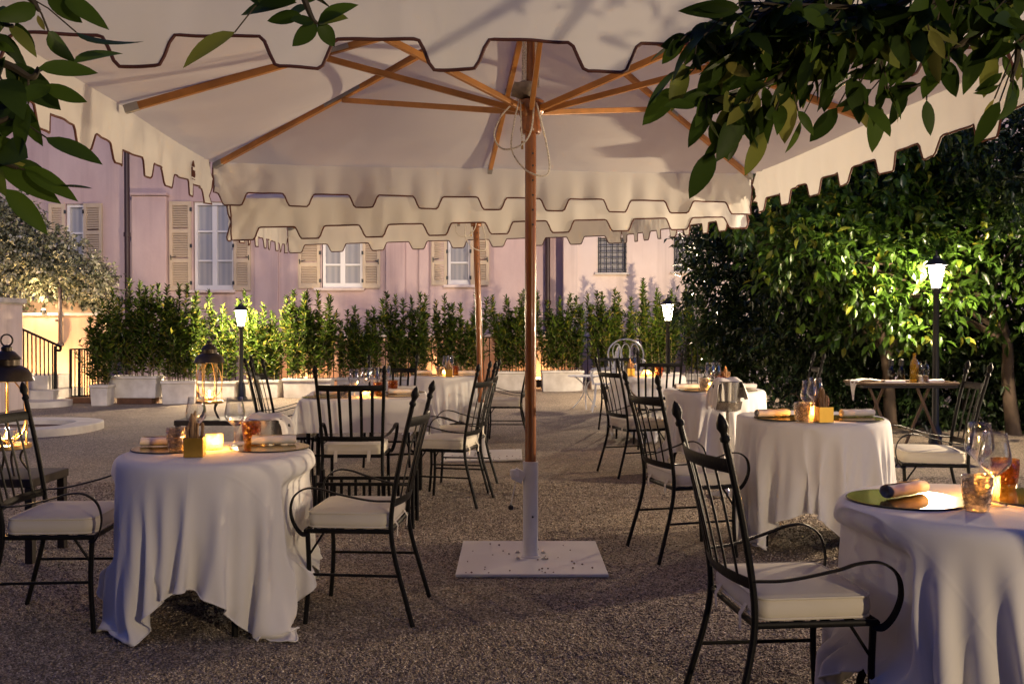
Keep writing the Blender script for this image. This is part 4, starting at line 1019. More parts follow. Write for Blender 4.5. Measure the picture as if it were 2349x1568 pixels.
# white garden chairs and table at the far side
def bistro_chair(label, loc, rz):
    o = thing('garden_chair', label, 'chair', loc, rz, 'white wire garden chairs'); W = 'white_iron'
    mb = MB(); lathe(mb, [(.0, .448), (.19, .448), (.2, .455), (.19, .462), (0, .462)], 20); build('seat', mb, W, o)
    for sx, sy in ((1, 1), (1, -1), (-1, 1), (-1, -1)): 
        mb = MB(); tube(mb, spline([(.13 * sx, .13 * sy, .45), (.15 * sx, .15 * sy, .2), (.2 * sx, .2 * sy, 0)], 4), .011, 6); build('leg', mb, W, o)
    hp = []
    for k in range(17): a = math.pi * k / 16; hp.append((-.19 - .05 * math.sin(a), .30 * math.cos(a), .80 + .26 * math.sin(a)))
    mb = MB(); tube(mb, [(-.15, .2, .45), (-.17, .28, .62)] + hp + [(-.17, -.28, .62), (-.15, -.2, .45)], .013, 8); build('back_hoop', mb, W, o)
    mb = MB()
    for c in (-.15, 0, .15):
        tube(mb, [(-.205, c + .07 * math.cos(math.pi * k / 10), .84 + .14 * math.sin(math.pi * k / 10)) for k in range(11)] , .008, 6)
        tube(mb, [(-.20, c + .07, .84), (-.16, c * .9 + .03, .47)], .008, 6); tube(mb, [(-.20, c - .07, .84), (-.16, c * .9 - .03, .47)], .008, 6)
    build('back_scrolls', mb, W, o)
    for s in (-1, 1):
        mb = MB(); tube(mb, spline([(-.18, .27 * s, .72), (0, .3 * s, .70), (.16, .28 * s, .69), (.2, .25 * s, .62), (.17, .2 * s, .46)], 5), .011, 7); build('armrest', mb, W, o)
    return o
bistro_chair('white wire garden chair with a scrolled hoop back behind the farthest table', (X_(1438, 15.6), 15.6, .12), R(-92))
bistro_chair('white wire garden chair showing one curled arm beside the small white table', (X_(1385, 15.2), 15.2, 0), R(178))
bt = thing('garden_table', 'small round white metal table with thin curled legs on the far gravel', 'table', (X_(1343, 15.8), 15.8, 0))
mb = MB(); lathe(mb, [(0, .548), (.30, .548), (.305, .556), (.30, .564), (0, .564)], 28); build('tabletop', mb, 'white_iron', bt)
for k in range(3):
    a = k * 2.094 + .5; c_, s_ = math.cos(a), math.sin(a); mb = MB(); tube(mb, spline([(.2 * c_, .2 * s_, .545), (.05 * c_, .05 * s_, .42), (.03 * c_, .03 * s_, .28), (.12 * c_, .12 * s_, .13), (.24 * c_, .24 * s_, 0)], 5), .011, 7); build('leg', mb, 'white_iron', bt)

# ================================================================== TABLES AND CLOTHS
def sim_cloth(square, Rt, h, half, ang, seed, n=82, steps=210, iters=9):
    """square cloth falling over a table: position based cloth on a grid (structure, shear, bending)"""
    g = np.random.default_rng(seed); u = np.linspace(-half, half, n); X, Y = np.meshgrid(u, u, indexing='ij')
    c, s = math.cos(ang), math.sin(ang)
    p = np.stack([X * c - Y * s, X * s + Y * c, np.full_like(X, h + .012)], -1) + g.normal(scale=.0006, size=(n, n, 3))
    rest0 = p.copy(); pin = ((np.maximum(np.abs(p[..., 0]), np.abs(p[..., 1])) if square else np.hypot(p[..., 0], p[..., 1])) < Rt - .10)
    prev = p.copy(); d = 2 * half / (n - 1); q = d * math.sqrt(2)
    def con(A, B, rest, k):
        v = B - A; l = np.sqrt((v * v).sum(-1, keepdims=True)) + 1e-9
        if k >= 1: k_ = .5
        else: k_ = .5 * k
        v *= k_ * (l - rest) / l; A += v; B -= v
    th0 = g.uniform(0, 6.28); nf = 11
    for st_ in range(steps):
        damp = .97 if st_ < steps - 60 else .85
        v = (p - prev) * damp; prev = p.copy(); p = p + v; p[..., 2] -= .0026
        for it in range(iters):
            for o in (0, 1):
                con(p[o:n - 1:2], p[o + 1:n:2], d, 1); con(p[:, o:n - 1:2], p[:, o + 1:n:2], d, 1)
            for o in (0, 1):
                con(p[o:n - 1:2, :-1], p[o + 1:n:2, 1:], q, .5); con(p[o:n - 1:2, 1:], p[o + 1:n:2, :-1], q, .5)
            if it % 3 == 0:
                for o in range(4): con(p[o:n - 2:4], p[o + 2:n:4], 2 * d, .12); con(p[:, o:n - 2:4], p[:, o + 2:n:4], 2 * d, .12)
            # collisions
            x, y, z = p[..., 0], p[..., 1], p[..., 2]
            ro = .035
            r_ = (np.maximum(np.abs(x), np.abs(y)) if square else np.hypot(x, y)) + 1e-9
            e_ = np.clip(r_ - (Rt - ro), 0, ro); hz_ = h + .004 - (ro - np.sqrt(np.maximum(ro * ro - e_ * e_, 0)))
            ins = r_ < Rt; top = ins & (z < hz_) & (z > h - .07)
            fr_ = top & (r_ < Rt - ro)
            z[top] = hz_[top]; x[fr_] = prev[..., 0][fr_]; y[fr_] = prev[..., 1][fr_]
            sd = ins & (z <= h - .07) & (z > h - .30)
            if not square:
                f = (Rt / r_)[sd]; x[sd] *= f; y[sd] *= f
            else:
                bx_ = sd & (np.abs(x) >= np.abs(y)); by_ = sd & ~bx_
                x[bx_] = np.sign(x[bx_]) * Rt; y[by_] = np.sign(y[by_]) * Rt
            gr = z < .008
            z[gr] = .008; x[gr] = x[gr] * .3 + prev[..., 0][gr] * .7; y[gr] = y[gr] * .3 + prev[..., 1][gr] * .7
    # light smoothing of what hangs
    for _ in range(2):
        m = p.copy(); m[1:-1, 1:-1] = (p[2:, 1:-1] + p[:-2, 1:-1] + p[1:-1, 2:] + p[1:-1, :-2]) / 4; p = p * .6 + m * .4
    idx = np.arange(n * n).reshape(n, n); Fq = np.stack([idx[:-1, :-1], idx[1:, :-1], idx[1:, 1:], idx[:-1, 1:]], -1).reshape(-1, 4)
    return p.reshape(-1, 3), Fq
TH = .765
def square_cloth(T, h, half, n=97):
    """short cloth on a square top: straight hanging sides, loose pointed folds at the corners"""
    u = np.linspace(-half, half, n); V_ = np.zeros((n, n, 3))
    for i in range(n):
        for j in range(n):
            a, b = u[i], u[j]; da, db = max(0, abs(a) - T), max(0, abs(b) - T); sa, sb = math.copysign(1, a), math.copysign(1, b)
            if da == 0 and db == 0: V_[i, j] = (a, b, h + .004)
            elif db == 0 or da == 0:
                d_, along = (da, b) if db == 0 else (db, a); o_ = .012 * min(1, d_ / .02) + .05 * d_ + .018 * d_ / .27 * math.sin(along * 13 + (sa if db == 0 else 2 * sb)) 
                z_ = h + .004 - max(0, d_ - .006)
                V_[i, j] = (sa * (T + o_), b, z_) if db == 0 else (a, sb * (T + o_), z_)
            else:
                rho = math.hypot(da, db); ph = math.atan2(db, da); al = .62 * (ph if ph < math.pi / 4 else math.pi / 2 - ph); out_ = (rho * math.sin(al) + .03 * rho) / math.sqrt(2) + .010
                sw = .045 * math.sin(2 * ph) * (rho / .35) * math.cos(2 * ph); tw = .05 * rho * (1 if sa * sb > 0 else -1)
                V_[i, j] = (sa * (T + out_) + sw * sa + tw * al, sb * (T + out_) - sw * sb - tw * al, h + .004 - rho * math.cos(al))
    m = V_.copy()
    for _ in range(2): m[1:-1, 1:-1] = .5 * m[1:-1, 1:-1] + .125 * (m[2:, 1:-1] + m[:-2, 1:-1] + m[1:-1, 2:] + m[1:-1, :-2])
    idx = np.arange(n * n).reshape(n, n); return m.reshape(-1, 3), np.stack([idx[:-1, :-1], idx[1:, :-1], idx[1:, 1:], idx[:-1, 1:]], -1).reshape(-1, 4)
def press(Vw, chairs):
    """chairs pushed up to a table press the hanging cloth inwards (arms and seat front)"""
    for cx, cy, ca in chairs:
        c, s = math.cos(R(ca)), math.sin(R(ca)); dx, dy = Vw[:, 0] - cx, Vw[:, 1] - cy
        lx, ly = dx * c + dy * s, -dx * s + dy * c; z = Vw[:, 2]
        w = np.clip((.46 - np.abs(ly)) / .14, 0, 1) * np.clip((.735 - z) / .09, 0, 1) * np.clip((z - .12) / .22, 0, 1); w = w * w * (3 - 2 * w)
        xm = .285 - .28 * (1 - w); mv = np.where((lx < xm) & (lx > -.25) & (w > 0), xm - lx, 0)
        Vw[:, 0] += mv * c; Vw[:, 1] += mv * s
    return Vw
sims = {'a': sim_cloth(False, .455, TH, .90, R(3), 3), 'b': sim_cloth(False, .455, TH, .90, R(-24), 8), 's': square_cloth(.525, TH, .80)}
def make_round_table():
    o = thing('round_table', 'table', 'table', (0, 0, 0), 0, 'round dining tables')
    mb = MB(); lathe(mb, [(0, TH - .04), (.41, TH - .04), (.42, TH - .035), (.42, TH - .014), (.41, TH - .010), (0, TH - .010)], 40); build('tabletop', mb, 'dark_wood', o)
    for k in range(4):
        a = k * math.pi / 2 + .78 * 0 + .15; c_, s_ = math.cos(a), math.sin(a); mb = MB()
        tube(mb, spline([(.30 * c_, .30 * s_, TH - .03), (.12 * c_, .12 * s_, .60), (.10 * c_, .10 * s_, .45), (.26 * c_, .26 * s_, .31), (.36 * c_, .36 * s_, .16), (.375 * c_, .375 * s_, 0)], 6), .014, 8); build('leg', mb, 'black_iron', o)
    mb = MB(); tube(mb, [(.115 * math.cos(2 * math.pi * k / 20), .115 * math.sin(2 * math.pi * k / 20), .5) for k in range(20)], .009, 6, closed=True); build('ring', mb, 'black_iron', o)
    return o
TN = {1: 'the front left round table', 2: 'the round table cut by the right edge', 3: 'the middle round table on the right', 4: 'the round table behind the ice bucket',
      5: 'the round table beside the rear umbrella pole', 6: 'the farthest round table', 7: 'the square table'}
TB = {1: (-1.394, 4.40), 2: (1.548, 3.08), 3: (1.85, 5.75), 4: (1.818, 8.39), 5: (-.83, 11.7), 6: (1.63, 11.2), 7: (-1.28, 8.2)}
def finish_cloth(c, half):
    me = c.data; n = int(round(math.sqrt(len(me.vertices)))); u = np.linspace(-half, half, n); X, Y = np.meshgrid(u, u, indexing='ij')
    a = me.attributes.new('rest', 'FLOAT_VECTOR', 'POINT'); a.data.foreach_set('vector', np.stack([X, Y, X * 0], -1).astype(np.float32).ravel())
    co = np.zeros(n * n * 3, dtype=np.float32); me.vertices.foreach_get('co', co); P = co.reshape(n, n, 3)
    ring = list(P[0, :-1]) + list(P[:-1, -1]) + list(P[-1, :0:-1]) + list(P[:0:-1, 0]); k = len(ring); ring = [Vector((ring[i] * .5 + (ring[i - 1] + ring[(i + 1) % k]) * .25).tolist()) for i in range(k)]
    mb = MB(); tube(mb, ring, .0035, 6, closed=True); build('hem', mb, 'table_linen', c)
tproto = Proto(make_round_table())
for k, key, rot in ((1, 'a', 0), (2, 'b', 40), (3, 'b', 0), (4, 'a', 125), (5, 'a', 200), (6, 'b', 150)):
    x, y = TB[k]; z = gz(x, y)
    tproto.put((x, y, z), R(rot + 20), 'round table under the cloth of ' + TN[k], 'round dining tables')
    Vc = sims[key][0].copy(); cr, sr_ = math.cos(R(rot)), math.sin(R(rot)); Vw = np.stack([Vc[:, 0] * cr - Vc[:, 1] * sr_ + x, Vc[:, 0] * sr_ + Vc[:, 1] * cr + y, Vc[:, 2]], 1)
    Vw = press(Vw, [(cx_, cy_, ca_) for cx_, cy_, ca_, _ in CH if math.hypot(cx_ - x, cy_ - y) < 1.1])
    Vw[:, 0] -= x; Vw[:, 1] -= y
    c = build_np('tablecloth', Vw, sims[key][1], 'table_linen'); c.modifiers.new('smooth', 'SUBSURF').render_levels = 1
    finish_cloth(c, .90)
    c.location = (x, y, z); tag(c, 'white cloth draped over ' + TN[k], 'tablecloth', 'white tablecloths on round tables')
x, y = TB[7]; sq = thing('square_table', 'square dining table with thin dark legs under a short white cloth', 'table', (x, y, 0), R(7))
mb = MB(); box(mb, (0, 0, TH - .024), (.98, .98, .024)); build('tabletop', mb, 'dark_wood', sq, smooth=False)
for a in (-1, 1):
    for b in (-1, 1): mb = MB(); tube(mb, [(.46 * a, .46 * b, 0), (.46 * a, .46 * b, TH - .03)], .018, 8); build('leg', mb, 'black_iron', sq)
mb = MB(); tube(mb, [(.44, .44, .3), (-.44, .44, .3)], .01, 6); tube(mb, [(.44, -.44, .3), (-.44, -.44, .3)], .01, 6); build('stretcher', mb, 'black_iron', sq)
c = build_np('tablecloth', *sims['s'], 'table_linen'); finish_cloth(c, .80); c.location = (x, y, 0); c.rotation_euler = (0, 0, R(7)); tag(c, 'short white cloth with hanging corners on the square table', 'tablecloth')

# ---- things on the tables ---------------------------------------------------------
def make_mat():
    o = thing('placemat', '', 'placemat'); mb = MB(); lathe(mb, [(0, 0), (.190, 0), (.192, .002), (.190, .004), (.187, .0042)], 48); build('rim', mb, 'mat_edge', o)
    mb = MB(); lathe(mb, [(.1868, .0040), (.1862, .0052), (0, .0052)], 48); build('face', mb, 'mat_gold', o); return o
def make_napkin():
    o = thing('rolled_napkin', '', 'napkin'); mb = MB(); n, m = 52, 12; vs = []; fs = []; g = np.random.default_rng(4)
    wob = [g.normal(0, .0012) for _ in range(m + 1)]
    for j in range(m + 1):
        x = -.105 + .21 * j / m
        for i in range(n):
            t = i / (n - 1); a = t * 6.28 * 3.1 + .7; r_ = .007 + .021 * t ** .9
            k = 1 + .05 * math.sin(j * 1.3 + a)
            vs.append((x + .003 * math.sin(a * 1.3 + 1), r_ * k * math.cos(a) * 1.12 + wob[j], .0255 + r_ * k * .88 * math.sin(a) + (0 if t < .98 else -.001)))
    for j in range(m):
        for i in range(n - 1): a = j * n + i; fs.append((a, a + 1, a + n + 1, a + n))
    mb.add(vs, fs); build('roll', mb, 'napkin_linen', o, angle=180); return o
def make_wine():
    mb = MB()
    lathe_open(mb, [(0, .0015), (.037, .0015), (.039, .003), (.02, .006), (.006, .012), (.0042, .02), (.0038, .06), (.0042, .088), (.010, .097), (.028, .112), (.046, .132), (.0505, .148), (.049, .165), (.041, .205), (.0375, .235), (.0382, .2365), (.037, .236), (.0405, .205), (.0485, .165), (.050, .148), (.0455, .133), (.026, .113), (0, .102)], 28)
    o = build('wine_glass', mb, 'clear_glass', angle=180); return tag(o, '', 'wine glass')
def make_tumbler(mat):
    mb = MB(); lathe_open(mb, [(0, .0), (.033, 0), (.036, .004), (.038, .016), (.044, .05), (.047, .08), (.0465, .108), (.0455, .110), (.0445, .108), (.0445, .08), (.041, .05), (.034, .022), (0, .018)], 28)
    o = build('water_tumbler', mb, mat, angle=180); return tag(o, '', 'tumbler')
def make_candle():
    o = thing('candle_holder', '', 'candle'); mb = MB(); lathe_open(mb, [(0, 0), (.036, 0), (.039, .004), (.040, .03), (.040, .072), (.0385, .0735), (.037, .072), (.037, .03), (.034, .010), (0, .009)], 28); build('glass', mb, 'candle_glass', o, angle=180)
    mb = MB(); lathe(mb, [(0, .010), (.022, .010), (.022, .024), (.02, .026), (0, .025)], 18); build('tea_light', mb, 'wax', o)
    mb = MB(); lathe(mb, [(0, .026), (.004, .030), (.0055, .037), (.003, .047), (0, .056)], 10); build('flame', mb, 'flame', o)
    point((0, 0, .052), CANDLE * PW, (1.0, .55, .20), .01, o); return o
def make_sticks():
    o = thing('stick_holder', '', 'holder'); mb = MB(); w = .042
    for a in range(4):
        M_ = Matrix.Rotation(a * math.pi / 2, 3, 'Z'); box(mb, M_ @ Vector((w - .002, 0, .044)), (.004, 2 * w - .0041, .086), M_)
    box(mb, (0, 0, .003), (.076, .076, .005)); build('box', mb, 'box_gold', o, smooth=False)
    g = random.Random(11)
    for k in range(11):
        x, y = g.uniform(-.028, .028), g.uniform(-.028, .028); lx, ly = x * g.uniform(.7, 1.9), y * g.uniform(.5, 1.8); h = g.uniform(.13, .215); r_ = g.uniform(.006, .011); mb = MB()
        pts = spline([(x * .6, y * .6, .01), (x, y, .07), ((x + lx) / 2 + g.gauss(0, .004), (y + ly) / 2, .12 + (h - .12) * .4), (lx, ly, h)], 4); rr = [r_ * g.uniform(.75, 1.25) for _ in pts]; rr[-1] *= .6
        tube(mb, pts, rr, 7); build('bread_stick', mb, 'bread_stick', o)
    return o
PR = {}
def prot(k):
    if k not in PR: PR[k] = Proto({'mat': make_mat, 'nap': make_napkin, 'wine': make_wine, 'dark': lambda: make_tumbler('smoke_glass'), 'amber': lambda: make_tumbler('amber_glass'), 'candle': make_candle, 'stick': make_sticks}[k]())
    return PR[k]
GRP = {'mat': 'gold placemats', 'nap': 'rolled white napkins', 'wine': 'wine glasses on the tables', 'dark': 'smoky embossed tumblers', 'amber': 'amber embossed tumblers', 'candle': 'candles in glass holders', 'stick': 'gold holders with brown sticks'}
ROUND = .395
ITEMS = {
 1: [('mat', 366, 1027, 0, 'left gold placemat on'), ('mat', 620, 1026, 0, 'right gold placemat on'), ('nap', 350, 1024, 6, 'left rolled napkin glowing in candlelight on'), ('nap', 628, 1022, 14, 'right rolled napkin beside the amber tumbler on'),
     ('dark', 405, 1037, 0, 'smoky tumbler on'), ('stick', 447, 1046, 8, 'gold box of brown sticks at the front of'), ('candle', 492, 1030, 0, 'glowing candle in ribbed glass on'), ('wine', 450, 1022, 0, 'wine glass behind the stick box on'), ('wine', 539, 1024, 0, 'wine glass right of the candle on'), ('amber', 577, 1020, 0, 'amber dimpled tumbler on')],
 2: [('mat', 2078, 1146, 0, 'green gold placemat at the left of'), ('mat', 2396, 1142, 0, 'placemat cut off by the frame on'), ('nap', 2076, 1141, 35, 'thick rolled napkin with blue shade on'), ('dark', 2241, 1170, 0, 'large glowing dimpled tumbler on'),
     ('wine', 2281, 1158, 0, 'front wine glass on'), ('wine', 2246, 1118, 0, 'rear wine glass on'), ('amber', 2305, 1126, 0, 'half hidden amber tumbler on'), ('candle', 2264, 1142, 0, 'candle hidden behind the smoky tumbler on')],
 3: [('mat', 1756, 963, 0, 'left gold placemat on'), ('mat', 1970, 961, 0, 'right gold placemat on'), ('nap', 1749, 960, 14, 'left rolled napkin on'), ('nap', 1966, 958, 12, 'right bluish rolled napkin on'), ('dark', 1830, 972, 0, 'smoky dimpled tumbler on'), ('wine', 1856, 968, 0, 'front wine glass on'), ('wine', 1870, 955, 0, 'rear wine glass on'),
     ('candle', 1866, 962, 0, 'glowing candle on'), ('amber', 1884, 956, 0, 'amber tumbler behind the candle on'), ('stick', 1916, 981, 4, 'bright gold box of brown sticks on')],
 4: [('mat', 1580, 897, 0, 'left gold placemat on'), ('mat', 1722, 897, 0, 'right gold placemat on'), ('nap', 1572, 894, 8, 'left rolled napkin on'), ('nap', 1708, 893, 10, 'right rolled napkin on'), ('dark', 1613, 898, 0, 'smoky dimpled tumbler on'), ('candle', 1638, 897, 0, 'glowing candle on'), ('wine', 1629, 894, 0, 'left wine glass on'), ('wine', 1642, 892, 0, 'right wine glass on'), ('amber', 1652, 892, 0, 'amber tumbler on'), ('stick', 1667, 892, 0, 'bundle of pale sticks on')],
 5: [('mat', 963, 860, 0, 'left gold placemat on'), ('mat', 1066, 860, 0, 'right gold placemat on'), ('nap', 971, 859, 4, 'left rolled napkin on'), ('nap', 1073, 858, 5, 'right rolled napkin on'), ('dark', 1009, 862, 0, 'smoky tumbler on'), ('wine', 1023, 859, 0, 'left wine glass on'), ('wine', 1032, 857, 0, 'right wine glass on'), ('stick', 1033, 865, 0, 'gold box of sticks on'), ('candle', 1020, 861, 0, 'glowing candle on'), ('amber', 1046, 858, 0, 'amber tumbler on')],
 6: [('stick', 1416, 864, 0, 'gold box of sticks on'), ('dark', 1442, 861, 0, 'smoky tumbler on'), ('wine', 1452, 861, 0, 'wine glass on'), ('candle', 1481, 866, 0, 'glowing candle on'), ('amber', 1523, 864, 0, 'amber tumbler on'), ('nap', 1500, 867, 0, 'right rolled napkin on'), ('nap', 1466, 859, 0, 'left rolled napkin on')],
 7: [('mat', 744, 911, 0, 'left gold placemat on'), ('nap', 749, 909, 5, 'left rolled napkin on'), ('mat', 912, 907, 0, 'front right gold placemat on'), ('mat', 934, 895, 0, 'rear right gold placemat on'), ('nap', 919, 905, 8, 'front right rolled napkin on'), ('nap', 938, 893, 6, 'rear right rolled napkin on'), ('dark', 790, 912, 0, 'smoky tumbler on'), ('wine', 812, 911, 0, 'first wine glass from the left on'), ('wine', 839, 905, 0, 'second wine glass from the left on'), ('wine', 860, 903, 0, 'third wine glass from the left on'), ('wine', 886, 898, 0, 'rightmost wine glass on'),
     ('candle', 838, 910, 0, 'glowing candle seen through the chair back on'), ('amber', 868, 907, 0, 'left amber tumbler on'), ('amber', 901, 902, 0, 'right amber tumbler on')]}
for t, lst in ITEMS.items():
    tx, ty = TB[t]; tz = gz(tx, ty) + TH + .0055
    mats = []
    for kind, px, py, a, lab in lst:
        p = G(px, py, tz); q = Vector((p.x - tx, p.y - ty))
        lim = {'mat': .255, 'nap': .33, 'wine': .40, 'dark': .40}.get(kind, .39)
        if t == 7:
            lim = .31 if kind == 'mat' else .42; q.x = max(-lim, min(lim, q.x)); q.y = max(-lim, min(lim, q.y))
        elif q.length > lim: q = q.normalized() * lim
        w = Vector((tx + q.x, ty + q.y, tz))
        if kind == 'mat': mats.append(w)
        elif any((w - m_).length < .19 for m_ in mats): w.z += .0056
        prot(kind).put(w, R(a), lab + ' ' + TN[t], GRP[kind])
# ================================================================== OTHER FURNITURE
def stool(label, x0, x1, y0, y1, h):
    o = thing('side_stool', label, 'stool', ((x0 + x1) / 2, (y0 + y1) / 2, 0), 0, 'low dark stools under the lanterns'); w, d = x1 - x0, y1 - y0
    mb = MB(); box(mb, (0, 0, h - .025), (w, d, .05)); build('top', mb, 'dark_wood', o, smooth=False, bevel=.006)
    for a in (-1, 1):
        for b in (-1, 1): mb = MB(); box(mb, (a * (w / 2 - .03), b * (d / 2 - .03), (h - .05) / 2), (.045, .045, h - .052)); build('leg', mb, 'dark_wood', o, smooth=False, bevel=.004)
    return o
stool('low dark wooden stool carrying the lantern at the left edge', -3.32, -2.74, 5.32, 5.76, .49)
stool('low dark wooden stool under the lantern left of the shrubs lamp', -3.25, -2.47, 8.95, 9.35, .47)
def make_lantern():
    o = thing('candle_lantern', '', 'lantern', (0, 0, 0), 0, 'brass and bronze candle lanterns'); B = 'lantern_bronze'
    for k in range(4): mb = MB(); a = k * math.pi / 2 + .78; c_, s_ = math.cos(a), math.sin(a); tube(mb, spline([(.10 * c_, .10 * s_, .155), (.07 * c_, .07 * s_, .09), (.12 * c_, .12 * s_, 0)], 4), .007, 6); build('foot', mb, B, o)
    mb = MB(); lathe(mb, [(0, .15), (.125, .15), (.13, .155), (.13, .175), (.12, .178), (0, .176)], 28); build('tray', mb, 'lantern_brass', o)
    for k in range(6):
        a = k * math.pi / 3; c_, s_ = math.cos(a), math.sin(a); mb = MB()
        tube(mb, spline([(.120 * c_, .120 * s_, .56), (.120 * c_, .120 * s_, .38), (.10 * c_, .10 * s_, .26), (.02 * c_ - .03 * s_, .02 * s_ + .03 * c_, .185)], 6), .005, 6)
        tube(mb, spline([(.115 * c_, .115 * s_, .178), (.115 * c_, .115 * s_, .36), (.09 * c_, .09 * s_, .48), (.03 * c_, .03 * s_, .565)], 6), .004, 6); build('hoop', mb, 'lantern_brass', o)
    mb = MB(); lathe(mb, [(.142, .548), (.146, .552), (.142, .562), (.135, .59), (.11, .622), (.078, .64), (.07, .642), (.07, .675), (.078, .678), (.072, .69), (.045, .72), (.03, .728), (.03, .748), (.018, .76), (.0, .765)], 28); build('dome', mb, B, o)
    mb = MB(); tube(mb, [(.035 * math.cos(2 * math.pi * k / 16), 0, .79 + .035 * math.sin(2 * math.pi * k / 16)) for k in range(16)], .005, 6, closed=True); build('ring', mb, B, o)
    mb = MB(); lathe_open(mb, [(.045, .178), (.05, .2), (.05, .27)], 20); build('glass_cup', mb, 'clear_glass', o)
    mb = MB(); lathe(mb, [(0, .178), (.035, .178), (.035, .21), (0, .212)], 16); build('candle', mb, 'wax', o)
    mb = MB(); lathe(mb, [(0, .212), (.006, .22), (.008, .232), (.004, .248), (0, .26)], 10); build('flame', mb, 'flame', o)
    point((0, 0, .262), CANDLE * 1.1 * PW, (1.0, .55, .20), .012, o); return o
ln = Proto(make_lantern())
ln.put((-2.99, 5.52, .49), 0, 'large bronze lantern with a dome roof on the stool at the left edge')
ln.put((X_(480, 9.15), 9.15, .47), .4, 'bronze lantern with looped brass hoops in front of the shrubs')
# slatted black rack on the ground
rk = thing('bag_rack', 'low black slatted bag rack standing on the gravel behind the left chair', 'rack', (-1.0, 6.42, 0))
for y in (-.13, .13):
    mb = MB()
    for z in (.30, .09): box(mb, (0, y, z), (.66, .016, .022))
    build('side_rails', mb, 'black_iron', rk, smooth=False)
    for k in range(7): mb = MB(); box(mb, (-.30 + .1 * k, y, .195), (.02, .010, .19)); build('slat', mb, 'black_iron', rk, smooth=False)
    for sx in (-1, 1): mb = MB(); tube(mb, [(sx * .33, y * 1.1, 0), (sx * .33, y, .36)], .014, 8); build('leg', mb, 'black_iron', rk)
mb = MB()
for k in range(6): box(mb, (-.25 + .1 * k, 0, .10), (.018, .25, .010))
build('shelf', mb, 'black_iron', rk, smooth=False)
# ice buckets on stands
def bucket(x, y, top, lab1, lab2, lab3, turn):
    z = gz(x, y); hz = top - .20
    o = thing('bucket_stand', lab1, 'stand', (x, y, z), turn, 'ice bucket stands')
    mb = MB(); lathe(mb, [(.0, 0), (.14, 0), (.14, .012), (.03, .03), (.014, .05), (.012, hz - .04), (.02, hz - .03)], 20); build('pole', mb, 'steel', o)
    mb = MB(); lathe(mb, [(0, hz - .035), (.08, hz - .035), (.105, hz - .02), (.112, hz + .035), (.116, hz + .04), (.108, hz + .04), (.10, hz - .015), (0, hz - .02)], 28); build('bowl', mb, 'steel', o)
    b = thing('ice_bucket', lab2, 'bucket', (x, y, z + hz - .018), turn, 'steel ice buckets')
    mb = MB(); lathe_open(mb, [(0, 0), (.072, 0), (.078, .006), (.092, .17), (.097, .215), (.101, .218), (.097, .222), (.092, .215), (.087, .17), (.072, .012), (0, .012)], 32); build('pail', mb, 'steel', b)
    for s in (-1, 1):
        mb = MB(); lathe(mb, [(0, -.016), (.012, -.012), (.016, 0), (.012, .012), (0, .016)], 12, (.115 * s, 0, .18)); tube(mb, [(.09 * s, 0, .18), (.105 * s, 0, .18)], .006, 6); build('knob', mb, 'lamp_black', b)
    # service cloth over the rim
    path = spline([(-.150, -.015, .02), (-.135, -.01, .10), (-.112, 0, .205), (-.07, .01, .245), (.0, .02, .235), (.07, .01, .243), (.108, 0, .215), (.128, -.01, .15), (.138, -.01, .08)], 5); mb = MB(); vs = []; W_ = 10
    for i, p in enumerate(path):
        for j in range(W_ + 1):
            v_ = j / W_ * 2 - 1; wd = .085 + .015 * math.sin(i * .35); dr = -.028 * v_ * v_ + .010 * math.sin(v_ * 7 + i * .3)
            vs.append((p.x + (.010 * math.sin(v_ * 9 + 1) if abs(p.x) > .1 else 0), p.y + v_ * wd, p.z + dr))
    w_ = W_ + 1; fs = [(i * w_ + j, (i + 1) * w_ + j, (i + 1) * w_ + j + 1, i * w_ + j + 1) for i in range(len(path) - 1) for j in range(W_)]
    mb.add(vs, fs); c = build('service_cloth', mb, 'napkin_linen', angle=180); c.location = (x, y, z + hz - .018); c.rotation_euler = (0, 0, turn); tag(c, lab3, 'cloth', 'white service cloths')
bucket(1.70, 7.35, .90, 'steel stand holding the ice bucket in front of a right hand table', 'steel ice bucket standing before the round table on the right', 'white cloth hung over the ice bucket on the right', .25)
bucket(-1.33, 5.06, .86, 'steel bucket stand hidden behind the front left round table', 'steel ice bucket just behind the front left round table', 'white cloth over the ice bucket behind the front left table', -.1)
# tray table on the right with its things
SYt = 9.6; sx_ = X_(2066, SYt); tt = .80
tr = thing('tray_table', 'dark tray table on crossed wooden legs under the right lamp', 'table', (sx_, SYt, 0))
mb = MB(); box(mb, (0, 0, tt - .03), (.96, .50, .03)); build('top', mb, 'dark_wood', tr, smooth=False, bevel=.004)
mb = MB(); pl_ = rounded_rect(.50, .27, .06); tube(mb, [(x, y, tt) for x, y in pl_], .012, 8, closed=True); mb.add([(x, y, tt - .012) for x, y in pl_], [tuple(range(len(pl_)))]); build('tray', mb, 'tray_wood', tr)
for px_ in (-.24, .24):
    for s in (-1, 1): mb = MB(); bar(mb, (px_ - .16 * s, .19 * s, 0), (px_ + .15 * s, .19 * s, tt - .045), .022, .03, up=(0, 1, 0)); build('leg', mb, 'tray_wood', tr, smooth=False, bevel=.002)
def lathe_thing(name, label, cat, prof, mat, loc, group=None, n=20, op=False):
    mb = MB(); (lathe_open if op else lathe)(mb, prof, n); o = build(name, mb, mat); o.location = loc; return tag(o, label, cat, group)
def at_tray(px, dy): return Vector((X_(px, SYt + dy), SYt + dy, tt - .010))
